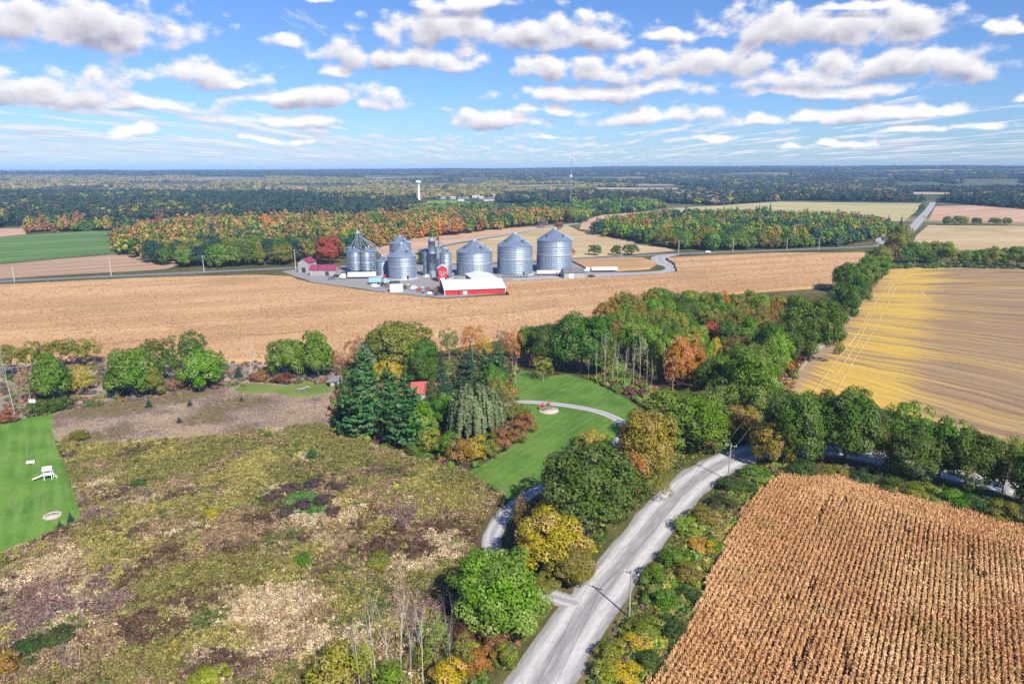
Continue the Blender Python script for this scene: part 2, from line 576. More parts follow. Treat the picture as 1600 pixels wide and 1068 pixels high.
def willow(name, seed, Rr=5.0, H=10.0):
    g = np.random.default_rng(seed)
    parts = []
    D = sphere_dirs(150, g); D = D[D[:, 2] > -0.15]
    for d in D:
        r = g.uniform(0.55, 1.0)
        top = np.array([d[0] * Rr * r * 0.92, d[1] * Rr * r * 0.92, H * 0.58 + d[2] * H * 0.40 * r])
        L = g.uniform(0.25, 0.50) * H * (1.1 - max(d[2], 0) * 0.5)
        n = int(L * 10)
        t = np.linspace(0, 1, n)
        for s in range(5):
            o = g.normal(size=3) * np.array([0.38, 0.38, 0.25])
            P = top + o + np.stack([d[0] * t * 0.9 + g.normal(size=n) * 0.09, d[1] * t * 0.9 + g.normal(size=n) * 0.09, -L * t ** 1.2 + 0.5 * np.sin(t * 3) * 0.6], 1)
            keep = P[:, 2] > 0.5
            Nn = np.stack([np.full(n, d[0]) + g.normal(size=n) * .4, np.full(n, d[1]) + g.normal(size=n) * .4, 0.35 + 0 * t + g.normal(size=n) * .2], 1)
            V, F = quads(P[keep], Nn[keep], 0.40 * g.uniform(0.7, 1.2, keep.sum()), g, 0.45, up=np.tile([0.0, 0.0, 1.0], (keep.sum(), 1)) + g.normal(size=(keep.sum(), 3)) * .25)
            parts.append((V, F, np.clip(g.normal(0.5, 0.2, keep.sum()), 0, 1), np.full(keep.sum(), g.random())))
    return leaf_mesh(name, parts, M_LEAF)


def limbs(name, seed, H=10.0, spread=0.5, levels=3, mat=None, r0=0.16, twig=True, stem=0.35):
    """trunk with forking limbs as one tube mesh"""
    g = random.Random(seed)
    mb = MB()
    def grow(p, d, L, r, lv):
        n = 2 if lv else 3
        q = p
        for i in range(n):
            d2 = (d + Vector((g.uniform(-1, 1), g.uniform(-1, 1), g.uniform(-0.2, 0.5))) * 0.14).normalized()
            e = q + d2 * L / n
            r2 = r * 0.80
            mb.tube(q, e, r, r2, 5 if lv < 2 else 3, cap=False)
            if lv < levels and (lv > 0 or i >= 1):
                for _ in range(2 if lv < levels - 1 else 3):
                    a = g.uniform(0, 6.28)
                    s = Vector((math.cos(a), math.sin(a), g.uniform(0.25, 1.1))) * spread
                    grow(q.lerp(e, g.uniform(0.2, 1.0)), (d2 * (1 - spread * 0.6) + s).normalized(), L * g.uniform(0.42, 0.66), r2 * 0.55, lv + 1)
            q, d, r = e, d2, r2
    grow(Vector((0, 0, -0.2)), Vector((0, 0, 1)), H * 0.88, r0, 0)
    me = bpy.data.meshes.new(name)
    me.from_pydata(mb.v, [], mb.f); me.materials.append(mat); me.update()
    return me


def trunk(name, seed, H, r, mat, top=0.75, limbs_n=6, Rr=4.0):
    g = random.Random(seed)
    mb = MB()
    pts = [Vector((0, 0, -0.3))]
    for k in range(1, 5):
        pts.append(Vector((g.uniform(-.2, .2), g.uniform(-.2, .2), H * top * k / 4)))
    for k in range(4):
        mb.tube(pts[k], pts[k + 1], r * (1.25 if k == 0 else 1) * (1 - 0.2 * k), r * (1 - 0.2 * (k + 1)), 7, cap=False)
    for k in range(limbs_n):
        f = 0.3 + 0.65 * k / limbs_n
        a = k * 2.4 + g.uniform(-.4, .4)
        p = Vector((0, 0, H * top * f))
        e = p + Vector((math.cos(a) * Rr * 0.6, math.sin(a) * Rr * 0.6, H * 0.18))
        m = p.lerp(e, .5) + Vector((0, 0, -0.1 * Rr * .3))
        mb.tube(p, m, r * 0.45, r * 0.32, 5, cap=False); mb.tube(m, e, r * 0.32, r * 0.12, 5, cap=False)
    me = bpy.data.meshes.new(name)
    me.from_pydata(mb.v, [], mb.f); me.materials.append(mat)
    me.polygons.foreach_set('use_smooth', [True] * len(mb.f)); me.update()
    return me


# nominal crown radius 5, height 10 for every kind; the large ones carry finer leaves
PROTO = {
    'big': [(broadleaf("crown", 11 + i, n_puff=100, per=520, leaf=0.225, puff_r=(0.15, 0.27), base=0.04), trunk("trunk", i, 10, .24, M_BARK)) for i in range(4)],
    'mid': [(broadleaf("crown", 31 + i, n_puff=58, per=320, leaf=0.30, puff_r=(0.20, 0.34), base=0.05, lobes=0.45), trunk("trunk", 9 + i, 10, .2, M_BARK)) for i in range(5)],
    'airy': [(broadleaf("crown", 51 + i, n_puff=42, per=190, leaf=0.28, puff_r=(0.16, 0.28), base=0.10, lobes=0.6, airy=0.6), trunk("trunk", 19 + i, 10, .17, M_GREY, 0.85, 9)) for i in range(3)],
    'far': [(broadleaf("crown", 71 + i, n_puff=30, per=80, leaf=0.56, puff_r=(0.24, 0.42), base=0.06), trunk("trunk", 29 + i, 10, .2, M_BARK, limbs_n=3)) for i in range(4)],
    'pine': [(conifer("crown", 91 + i, 5, 10, 15, 8, 52, 0.55, droop=0.0, lift=0.16, power=0.62, base=0.05), trunk("trunk", 39 + i, 10, .2, M_BARK, 0.95, 0)) for i in range(3)],
    'spruce': [(conifer("crown", 101 + i, 5, 10, 26, 9, 30, 0.50, droop=0.16, lift=0.10, power=0.95, base=0.03), trunk("trunk", 45 + i, 10, .2, M_BARK, 0.95, 0)) for i in range(2)],
    'open_pine': [(broadleaf("crown", 111 + i, n_puff=28, per=230, leaf=0.31, puff_r=(0.20, 0.32), base=0.32, lobes=0.7), trunk("trunk", 49 + i, 10, .18, M_BARK, 0.9, 10)) for i in range(2)],
    'willow': [(willow("crown", 121), trunk("trunk", 59, 10, .3, M_BARK))],
    'birch': [(broadleaf("crown", 131 + i, n_puff=16, per=26, leaf=0.45, puff_r=(0.16, 0.3), base=0.35, airy=0.6), limbs("trunk", 61 + i, 10.5, 0.42, 2, M_PALE, 0.17)) for i in range(3)],
    'bare': [(None, limbs("trunk", 71 + i, 10.5, 0.55, 3, M_PALE, 0.15)) for i in range(3)],
    'bare_grey': [(None, limbs("trunk", 81 + i, 10.5, 0.6, 3, M_GREY, 0.15)) for i in range(2)],
    'shrub': [(broadleaf("crown", 141 + i, n_puff=34, per=210, leaf=0.38, puff_r=(0.22, 0.38), base=-0.05, lobes=0.9, airy=.4), None) for i in range(3)],
    'poplar': [(broadleaf("crown", 151, 5, 10, n_puff=40, per=70, leaf=0.5, puff_r=(0.2, 0.3), base=0.03, lobes=0.2), trunk("trunk", 95, 10, .16, M_GREY))],
}
_pick = {k: 0 for k in PROTO}
TREES = []


def plant(kind, X, Y, rad, h, tint, label, group=None, name='broadleaf_tree', cat='tree', Z=0.0, crown_tint=None):
    i = _pick[kind]; _pick[kind] += 1
    cr, tr = PROTO[kind][i % len(PROTO[kind])]
    o = empty(name, (X, Y, Z), random.uniform(0, 6.28), label, cat, group)
    o.scale = (rad / 5.0, rad / 5.0 * random.uniform(0.92, 1.08), h / 10.0)
    if tr:
        c = link('trunk', tr, o)
    if cr:
        c = link('crown' if kind != 'shrub' else 'foliage', cr, o)
        j = [random.uniform(0.88, 1.12) for _ in range(3)]
        c.color = (tint[0] * j[0], tint[1] * j[1], tint[2] * j[2], 1)
    TREES.append(o)
    return o


def tree(kind, x, yt, yb, w, tint, label, group=None, name='broadleaf_tree', cat='tree', back=0.55, hmax=26):
    """a tree whose crown spans yt..yb and w pixels of the photograph"""
    X, Y = G(x, yb)
    d = depth_of(X, Y)
    rad = w / 2 * d / FPX
    for _ in range(3):
        L = math.hypot(X, Y); s = back * rad
        X1, Y1 = X + X / L * s, Y + Y / L * s
        d = depth_of(X1, Y1); rad = w / 2 * d / FPX
    X1 = (x - 800) / FPX * depth_of(X1, Y1, 3.0)
    h = min(max(height_at(X1, Y1, yt), 0.5), hmax)
    return plant(kind, X1, Y1, rad * 0.98, h, tint, label, group, name, cat)


# leaf colours
DK = (.088, .165, .024); GR = (.135, .240, .028); BR = (.175, .320, .030); OL = (.225, .235, .036); GO = (.32, .235, .048)
YE = (.52, .40, .040); OR = (.56, .20, .040); RU = (.30, .150, .065); RE = (.42, .105, .050); BG = (.070, .175, .055)
PW = (.22, .28, .115); GY = (.24, .21, .155); YG = (.28, .32, .040); TN = (.38, .28, .15); DB = (.045, .098, .056)


# ------------------------------------------------------------------ ground, hills, fields, roads
def hill(X, Y):
    X = np.asarray(X, float); Y = np.asarray(Y, float)
    r = np.hypot(X, Y)
    t = np.clip((r - 1900) / 5200, 0, 1); t = t * t * (3 - 2 * t)
    side = np.clip(X / np.maximum(r, 1), -1, 1)
    ridge = fbm(X * .6, Y, 3300, 5, 4)
    roll = fbm(X, Y, 1500, 9, 4)
    z = t * (-14 + 98 * ridge + 30 * roll + 12 * np.clip(side + 0.1, 0, 1))
    z = np.clip(z, 0, None)
    z = np.minimum(z, 80 + 0.15 * (z - 80))
    return z


def build_ground():
    rad = np.concatenate([np.linspace(0, 120, 9)[1:], np.geomspace(150, 24000, 90)])
    na = 420
    a = np.linspace(0, 2 * np.pi, na, endpoint=False)
    X = np.outer(rad, np.sin(a)).ravel(); Y = np.outer(rad, np.cos(a)).ravel()
    Z = hill(X, Y)
    V = np.concatenate([np.stack([X, Y, Z], 1), [[0, 0, 0]]])
    F = []
    for k in range(len(rad) - 1):
        i = np.arange(na); j = (i + 1) % na
        F.append(np.stack([k * na + i, (k + 1) * na + i, (k + 1) * na + j, k * na + j], 1))
    F = np.concatenate(F)
    c = len(V) - 1
    i = np.arange(na)
    cap = np.stack([np.full(na, c), i, (i + 1) % na, (i + 1) % na], 1)
    m, q, out = new_mat("ground_cover")
    P = pos(q)
    n1 = q.noise(P, 0.0022, 4, 0.55); n2 = q.noise(P, 0.02, 5, 0.6); n3 = q.noise(P, 0.35, 5, 0.65)
    vor = q.n.new('ShaderNodeTexVoronoi'); q.l.new(q.mapping(P, 0.35, (0.0022, 0.0030, 0)), vor.inputs['Vector']); vor.inputs['Scale'].default_value = 1.0
    vc = q.sep(vor.outputs['Color'])
    near = q.mix(q.step(n2, 0.38, 0.62), (.075, .085, .022), (.16, .135, .055))
    near = q.mix(q.step(n3, 0.35, 0.75), near, (.055, .048, .024))
    far = q.mix(q.step(vc[0], 0.25, 0.75), (.06, .085, .035), (.33, .26, .14))
    far = q.mix(q.step(vc[1], 0.62, 0.66), far, (.045, .065, .035))
    far = q.mix(q.step(n1, 0.47, 0.60), far, (.045, .065, .04))
    far = q.mix(q.step(n2, 0.45, 0.8), far, (.20, .18, .09))
    gx = q.sep(P)
    r = q.m('SQRT', q.add(q.mul(gx[0], gx[0]), q.mul(gx[1], gx[1])))
    principled(q, out, q.mix(q.step(r, 600, 1300), near, far), 0.95, spec=0.1, bump=n3, bstr=0.6, bdist=0.3)
    me = np_mesh("ground", V, F, m, smooth=True)
    bm = bmesh.new(); bm.from_mesh(me); bm.verts.ensure_lookup_table()
    for x, y, z, _ in cap:
        f = bm.faces.new((bm.verts[x], bm.verts[z], bm.verts[y])); f.smooth = True
    bmesh.ops.recalc_face_normals(bm, faces=bm.faces[:])
    bm.to_mesh(me); bm.free()
    tag(link("ground", me), kind='structure')


build_ground()


def rough_outline(pts, step=4.0, amp=0.5, seed=0):
    out = []
    n = len(pts)
    for i in range(n):
        a = np.array(pts[i]); b = np.array(pts[(i + 1) % n])
        L = np.linalg.norm(b - a)
        k = max(1, int(L / max(step, L / 60)))
        nr = np.array([-(b - a)[1], (b - a)[0]]) / (L + 1e-9)
        for j in range(k):
            p = a + (b - a) * j / k
            out.append(tuple(p + nr * amp * (2 * float(vnoise(p[0], p[1], 7.0, seed)) - 1)))
    return out


def sheet(name, pts, z, mat, kind='structure', thick=0.0, step=4.0, amp=0.5):
    pts = rough_outline(pts, step, amp)
    mb = MB(); n = len(pts)
    A = sum(pts[i][0] * pts[(i + 1) % n][1] - pts[(i + 1) % n][0] * pts[i][1] for i in range(n))
    if A < 0: pts = pts[::-1]
    top = [(x, y, z) for x, y in pts]
    mb.raw(top, [tuple(range(n))])
    if thick:
        bot = [(x, y, z - thick) for x, y in pts]
        mb.raw(top + bot, [(i, n + i, n + (i + 1) % n, (i + 1) % n) for i in range(n)])
    o = mb.build(name, mat)
    return tag(o, kind=kind)


def bearing(p, q):
    a = G(*p); b = G(*q)
    return math.atan2(b[1] - a[1], b[0] - a[0])


def ribbon(name, pts, width, z, mat, jag=0.25, seed=1, kind='structure'):
    """a strip along ground points with u across and v along; ragged edges"""
    pts = [np.array(p) for p in pts]
    V, F, UV = [], [], []
    s = 0.0
    cols = [-1.0, -0.86, -0.45, 0.0, 0.45, 0.86, 1.0]
    for i, p in enumerate(pts):
        a = pts[max(i - 1, 0)]; b = pts[min(i + 1, len(pts) - 1)]
        d = (b - a) / (np.linalg.norm(b - a) + 1e-9); nr = np.array([d[1], -d[0]])
        if i: s += np.linalg.norm(p - pts[i - 1])
        w = width(i / (len(pts) - 1)) if callable(width) else width
        for c in cols:
            ww = c * w / 2 + (np.sign(c) * jag * (2 * float(vnoise(s, c * 50, 3.0, seed)) - 1) if abs(c) == 1 else 0)
            V.append((*(p + nr * ww), z + 0.05 * (1 - c * c))); UV.append((c * 0.5 + 0.5, s))
    k = len(cols)
    for i in range(len(pts) - 1):
        for j in range(k - 1):
            F.append((i * k + j, i * k + j + 1, (i + 1) * k + j + 1, (i + 1) * k + j))
    me = bpy.data.meshes.new(name); me.from_pydata(V, [], F); me.materials.append(mat)
    uv = me.uv_layers.new(name='UVMap')
    uv.data.foreach_set('uv', np.array([UV[i] for f in F for i in f], np.float32).ravel())
    me.polygons.foreach_set('use_smooth', [True] * len(F)); me.update()
    return tag(link(name, me), kind=kind)


# --- materials of the ground
def gravel(name, base, light, weeds=None, tracks=((0.30, 0.09), (0.70, 0.09))):
    m, q, out = new_mat(name)
    uv = q.n.new('ShaderNodeTexCoord').outputs['UV']; s = q.sep(uv)
    P = pos(q)
    n = q.noise(P, 1.2, 6, 0.7); nl = q.noise(q.xyz(q.mul(s[0], 9.0), q.mul(s[1], 0.12), 0.0), 1.6, 4, 0.6)
    wob = q.mul(q.sub(q.noise(q.xyz(0.0, q.mul(s[1], 0.05), 0.0), 1.0, 3), 0.5), 0.10)
    tr = None
    for c, wd in tracks:
        k = q.step(q.m('ABSOLUTE', q.sub(q.add(s[0], wob), c)), wd * 1.6, wd * 0.25)
        tr = k if tr is None else q.mx(tr, k)
    tr = 0.0 if tr is None else tr
    f = q.m('MULTIPLY', q.add(q.mul(tr, 0.75), q.mul(q.sub(nl, 0.42), 1.5)), 1.0, clamp=True)
    c = q.mix(f, base, light)
    c = q.mix(q.mul(q.step(n, 0.45, 0.85), 0.6), c, tuple(v * 0.78 for v in base))
    edge = q.step(q.add(q.m('ABSOLUTE', q.sub(s[0], 0.5)), q.mul(q.sub(n, 0.5), 0.16)), 0.445, 0.50)
    if weeds: c = q.mix(edge, c, weeds)
    principled(q, out, c, 0.95, spec=0.15, bump=q.noise(P, 5.0, 4, 0.7), bstr=0.35, bdist=0.05)
    return m


M_ROAD = gravel("gravel", (.25, .238, .245), (.53, .505, .49), (.24, .21, .15), ((0.24, 0.11), (0.76, 0.12)))
M_DRIVE = gravel("drive_gravel", (.28, .27, .28), (.47, .455, .45), (.16, .17, .07), ((0.26, 0.11), (0.74, 0.11)))
M_TAR = gravel("asphalt", (.16, .165, .185), (.21, .21, .225), (.26, .24, .18), ((0.5, 0.2),))
M_TARP = gravel("pale_asphalt", (.30, .295, .30), (.40, .39, .38), (.26, .24, .18))


def field_mat(name, dark, light, third, rot, sc_along=0.004, sc_across=0.05, fine=0.5, mixes=(0.40, 0.62), third_at=(0.55, 0.72), lines=None, bstr=0.6, grain=0.45):
    """grain along the sowing direction, broad drifts, fine plant-sized mottling"""
    m, q, out = new_mat(name)
    P = pos(q)
    mp = q.mapping(P, -rot)     # x along the rows
    s = q.sep(mp)
    st = q.noise(q.xyz(q.mul(s[0], sc_along), q.mul(s[1], sc_across), 0.0), 1.0, 6, 0.62, 0.25)
    br = q.noise(q.xyz(q.mul(s[0], sc_along * 2.2), q.mul(s[1], sc_across * 0.30), 3.0), 1.0, 4, 0.55, 0.3)
    fn = q.noise(P, fine, 5, 0.68)
    c = q.mix(q.step(st, *mixes), dark, light)
    c = q.mix(q.step(br, *third_at), c, third)
    c = q.mix(q.mul(q.step(fn, 0.50, 0.72), grain), c, tuple(v * 0.45 for v in dark))
    c = q.mix(q.mul(q.step(fn, 0.46, 0.28), grain * 0.6), c, tuple(min(v * 1.25, 0.8) for v in light))
    if lines:
        pitch, lw, lc = lines
        wv = q.add(s[1], q.mul(q.sub(q.noise(q.xyz(q.mul(s[0], 0.01), q.mul(s[1], .01), 9.0), 1.0, 3), 0.5), pitch * 1.3))
        ph = q.m('ABSOLUTE', q.sub(q.m('FRACT', q.div(wv, pitch)), 0.5))
        c = q.mix(q.mul(q.step(ph, lw / pitch, 0.0), q.step(br, 0.40, 0.58)), c, lc)
    principled(q, out, c, 0.95, spec=0.08, bump=fn, bstr=bstr, bdist=0.5)
    return m


def grass_mat(name, c1, c2, c3, rot, mow=2.2, fine=1.4, stripe=0.5):
    m, q, out = new_mat(name)
    P = pos(q)
    s = q.sep(q.mapping(P, -rot))
    wob = q.mul(q.noise(P, 0.05, 3), 4.0)
    ph = q.m('SINE', q.mul(q.add(s[1], wob), 6.283 / mow))
    n = q.noise(P, 0.09, 5, 0.62); nf = q.noise(P, fine, 5, 0.75)
    st = q.noise(q.xyz(q.mul(s[0], 0.06), q.mul(s[1], 0.9), 0.0), 1.0, 5, 0.65)
    c = q.mix(q.step(n, 0.36, 0.64), c1, c2)
    c = q.mix(q.mul(q.step(st, 0.45, 0.75), 0.6), c, c3)
    c = q.mix(q.mul(q.step(q.noise(P, 0.16, 5, 0.7), 0.52, 0.72), 0.55), c, c3)
    c = q.mix(q.mul(q.lin(ph, -1, 1), 0.22 * stripe), c, tuple(v * 1.5 for v in c2))
    c = q.mix(q.mul(q.step(nf, 0.45, 0.75), 0.45), c, tuple(v * 0.45 for v in c1))
    principled(q, out, c, 0.9, spec=0.15, bump=nf, bstr=0.5, bdist=0.12)
    return m


ROW = bearing((1130, 860), (1190, 770.0))
STUB = bearing((1396, 493.6), (1551, 506))
CORN = bearing((400, 500), (800, 470))
M_CORNF = field_mat("ripe_corn", (.43, .255, .125), (.53, .345, .18), (.37, .235, .115), CORN, 0.006, 0.05, 0.55, lines=(30.0, 0.9, (.17, .115, .06)), bstr=0.6, grain=0.3)
def stubble_mat():
    m, q, out = new_mat("stubble")
    P = pos(q); g0 = q.sep(P)
    # the rows fan out slowly from a point far beyond the hedge
    ax = q.sub(g0[0], 13.0); ay = q.sub(g0[1], 384.0)
    rr = q.m('SQRT', q.add(q.mul(ax, ax), q.mul(ay, ay)))
    s = (rr, q.mul(q.m('ARCTAN2', ay, ax), 230.0))
    o = np.array(G(1345, 540)); t1 = np.array(G(1318, 572)); t2 = np.array(G(1396, 445))
    d = (t2 - t1) / np.linalg.norm(t2 - t1)
    g = q.sep(P)
    side = q.add(q.mul(q.sub(g[0], float(o[0])), float(d[1])), q.mul(q.sub(g[1], float(o[1])), -float(d[0])))   # metres right of the tracks
    warp = q.mul(q.sub(q.noise(P, 0.016, 3, 0.5), 0.5), 26.0)
    y = q.add(s[1], warp)
    st = q.noise(q.xyz(q.mul(s[0], 0.010), q.mul(y, 0.34), 0.0), 1.0, 7, 0.66, 0.2)
    md = q.noise(q.xyz(q.mul(s[0], 0.012), q.mul(y, 0.075), 5.0), 1.0, 5, 0.6, 0.3)
    bg = q.noise(q.xyz(q.mul(s[0], 0.006), q.mul(y, 0.022), 8.0), 1.0, 3, 0.55, 0.2)
    fn = q.noise(P, 0.5, 6, 0.7)
    c = q.mix(q.step(st, 0.36, 0.66), (.215, .145, .090), (.385, .265, .135))
    c = q.mix(q.mul(q.step(md, 0.44, 0.60), 0.75), c, (.225, .145, .105))
    near = q.mul(q.step(q.m('ABSOLUTE', q.add(side, -6.0)), 24.0, 5.0), 0.10)
    ye = q.add(q.add(q.mul(st, 0.55), q.mul(md, 0.45)), q.add(q.mul(bg, 0.26), near))
    c = q.mix(q.mul(q.step(ye, 0.60, 0.78), q.step(side, 8.0, 70.0, 0.8, 0.27)), c, (.60, .395, .065))
    edge = q.step(side, -7.0, -12.0)
    c = q.mix(q.mul(edge, 0.8), c, (.31, .22, .15))
    c = q.mix(q.mul(q.step(fn, 0.50, 0.75), 0.35), c, (.13, .08, .05))
    principled(q, out, c, 0.95, spec=0.08, bump=fn, bstr=0.5, bdist=0.4)
    return m


M_STUB = stubble_mat()
M_TILL = field_mat("tilled_soil", (.30, .19, .13), (.44, .30, .20), (.34, .22, .14), bearing((0, 425), (200, 412)), 0.004, 0.16, 0.4, bstr=0.3, grain=0.2)
M_TAN = field_mat("stubble_tan", (.40, .29, .165), (.50, .38, .22), (.33, .28, .12), bearing((700, 385), (1000, 378)), 0.005, 0.05, 0.3, bstr=0.3, grain=0.2)
M_PINK = field_mat("stubble_pink", (.42, .26, .17), (.52, .34, .23), (.40, .27, .15), bearing((600, 372), (800, 360)), 0.005, 0.05, 0.3, bstr=0.3, grain=0.2)
M_HAY = field_mat("hay", (.36, .31, .15), (.47, .40, .21), (.27, .28, .10), bearing((1200, 330), (1400, 332)), 0.003, 0.03, 0.2, bstr=0.2, grain=0.15)
M_GREENF = field_mat("green_crop", (.085, .160, .050), (.135, .215, .075), (.105, .150, .060), bearing((0, 390), (180, 380)), 0.006, 0.05, 0.3, bstr=0.3, grain=0.25)
M_VIVID = field_mat("green_pasture", (.12, .26, .030), (.17, .32, .045), (.13, .22, .05), 0.1, 0.004, 0.02, 0.2, bstr=0.2, grain=0.1)
M_DRY = field_mat("dry_grass", (.235, .18, .145), (.36, .29, .225), (.17, .155, .085), 0.3, 0.05, 0.09, 0.9, bstr=0.8, grain=0.4)
M_MEADOW = field_mat("meadow_floor", (.10, .078, .040), (.15, .125, .05), (.085, .058, .045), 0.8, 0.06, 0.08, 1.2, bstr=0.8, grain=0.5)
M_SOIL = field_mat("dark_soil", (.10, .066, .042), (.14, .095, .06), (.11, .075, .05), 0.5, 0.1, 0.1, 1.0)
M_VERGE = field_mat("verge", (.085, .085, .03), (.17, .14, .06), (.06, .09, .022), 0.8, 0.05, 0.1, 0.9, bstr=0.8, grain=0.5)
M_WOODF = field_mat("leaf_litter", (.075, .050, .034), (.13, .085, .055), (.06, .055, .03), 0.8, 0.05, 0.1, 0.9, bstr=0.8, grain=0.5)
M_LAWN = grass_mat("lawn_grass", (.062, .140, .020), (.110, .205, .032), (.175, .215, .075), bearing((800, 760), (960, 650)))
M_LAWN2 = grass_mat("yard_grass", (.068, .165, .020), (.125, .240, .036), (.22, .26, .10), bearing((60, 850), (60, 660)), 3.4, stripe=0.9)
M_YARD = gravel("yard_gravel", (.25, .235, .235), (.33, .31, .30), None, ())

# --- the near fields, lawn and verges
CORN_NEAR = gpoly([(985, 1100), (1020, 1068), (1076, 985), (1095, 935), (1132, 858), (1158, 808), (1180, 779), (1208, 757), (1245, 746), (1290, 745), (1335, 751), (1400, 768),
                   (1500, 796), (1610, 826), (1800, 880), (2000, 1120)])
MEADOW = gpoly([(-300, 1130), (-300, 900), (0, 868), (132, 812), (100, 720), (86, 690), (150, 695), (300, 687), (505, 665), (560, 690), (640, 715), (720, 735), (800, 782),
                (770, 820), (752, 868), (735, 905), (700, 980), (640, 1130)])
DRY = gpoly([(84, 690), (82, 648), (130, 636), (200, 622), (300, 606), (375, 594), (480, 604), (520, 612), (530, 640), (512, 672), (420, 684), (300, 690), (150, 698)])
sheet("meadow", MEADOW, 0.02, M_MEADOW)
sheet("dry_meadow", DRY, 0.035, M_DRY)
LAWN_L = gpoly([(-250, 935), (-250, 690), (0, 662), (40, 652), (82, 646), (92, 690), (103, 725), (132, 812), (70, 842), (0, 868)])
sheet("yard_lawn", LAWN_L, 0.05, M_LAWN2, amp=0.3)
LAWN_H = gpoly([(723, 740), (760, 722), (800, 695), (832, 660), (820, 640), (805, 612), (800, 592), (815, 577), (850, 590), (885, 585), (935, 598), (985, 628), (1010, 645),
                (1000, 690), (960, 700), (900, 730), (840, 762), (805, 784)])
sheet("lawn", LAWN_H, 0.05, M_LAWN, amp=0.5)
POND_LAWN = smooth_line(gpoly([(367, 608), (390, 599), (440, 602), (470, 595), (515, 597), (522, 610), (490, 620), (450, 620), (430, 615), (385, 616)]), 4, True)
sheet("mown_patch", [tuple(p) for p in POND_LAWN], 0.055, grass_mat("mown_grass", (.10, .165, .03), (.18, .22, .06), (.22, .22, .09), 0.2), amp=0.2)
sheet("field_soil", CORN_NEAR, 0.02, M_SOIL)
STUBBLE = gpoly([(1392, 413), (1500, 415), (1600, 418.5), (1900, 428), (1900, 760), (1600, 700), (1480, 665), (1330, 625), (1205, 612), (1213, 600), (1262, 556), (1312, 498), (1345, 455)])
sheet("stubble_field", STUBBLE, 0.03, M_STUB, amp=1.0)
MIDCORN = gpoly([(-300, 462), (0, 444), (210, 434), (400, 429), (452, 431), (480, 441), (590, 456), (690, 467), (795, 461), (783, 440), (890, 435), (1000, 430), (1058, 424),
                 (1056, 412), (1040, 402), (1200, 395), (1352, 394), (1330, 418), (1300, 445), (1150, 455), (1060, 465), (960, 490), (900, 505), (800, 522), (700, 540), (540, 560),
                 (300, 560), (150, 556), (0, 560), (-300, 580)], 1.5)
sheet("corn_field", MIDCORN, 1.5, M_CORNF, thick=1.5, amp=1.0)
sheet("corn_island", gpoly([(893, 406), (960, 402), (1005, 402), (1026, 410), (1015, 418), (960, 421), (925, 422)], 1.2), 1.2, M_CORNF, thick=1.2, amp=0.5)
# --- fields farther off
sheet("green_field", gpoly([(-300, 425), (-300, 382), (0, 371), (130, 361), (175, 362), (192, 385), (190, 394), (100, 402), (0, 411)]), 0.04, M_GREENF)
sheet("tilled_field", gpoly([(-300, 452), (-300, 428), (0, 413), (100, 404), (200, 396), (270, 406), (285, 414), (255, 421), (120, 428), (0, 436)]), 0.06, M_TILL)
sheet("tan_strip", gpoly([(-200, 375), (-200, 362), (0, 357), (42, 356), (40, 366), (0, 370)]), 0.06, M_PINK)
sheet("back_field", gpoly([(585, 386), (640, 372), (720, 360), (850, 353), (880, 350), (700, 381), (640, 398), (600, 404)]), 0.08, M_PINK)
sheet("bin_field", gpoly([(640, 402), (700, 384), (885, 351), (905, 361), (960, 370), (1040, 387), (1056, 392), (980, 398), (890, 404), (780, 411), (690, 414)]), 0.08, M_TAN)
sheet("ridge_field", gpoly([(905, 358), (910, 346), (940, 336), (1000, 332), (1050, 326), (1080, 330), (1040, 340), (990, 348), (930, 360)]), 0.1, M_PINK)
sheet("hay_field", gpoly([(1040, 326), (1110, 322), (1220, 315), (1440, 318), (1432, 330), (1412, 346), (1300, 342), (1180, 338), (1060, 334)]), 0.12, M_HAY)
sheet("roadside_field", gpoly([(1424, 384), (1432, 368), (1450, 352), (1600, 353), (1900, 358), (1900, 420), (1600, 405), (1480, 398)]), 0.10, M_TAN)
sheet("pink_field", gpoly([(1450, 344), (1462, 322), (1540, 320), (1900, 330), (1900, 352), (1600, 348)]), 0.12, M_PINK)
sheet("bright_pasture", gpoly([(664, 328), (668, 314), (700, 313), (770, 317), (790, 322), (720, 327)]), 0.15, M_VIVID)
sheet("west_pasture", gpoly([(100, 300), (190, 296), (210, 300), (120, 304)]), 0.3, M_VIVID)
sheet("pale_field", gpoly([(800, 334), (880, 328), (905, 333), (870, 337)]), 0.15, M_PINK)
sheet("belt_floor", gpoly([(-80, 700), (-80, 560), (0, 556), (300, 558), (535, 556), (520, 606), (375, 600), (200, 628), (82, 652), (0, 664)]), 0.010, M_DRY)
sheet("far_pale_field", gpoly([(925, 296), (1060, 293), (1065, 296), (930, 299)]), 0.3, M_TAN)
sheet("distant_green_field", gpoly([(1430, 301), (1490, 298), (1480, 304), (1440, 305)]), 0.3, M_GREENF)

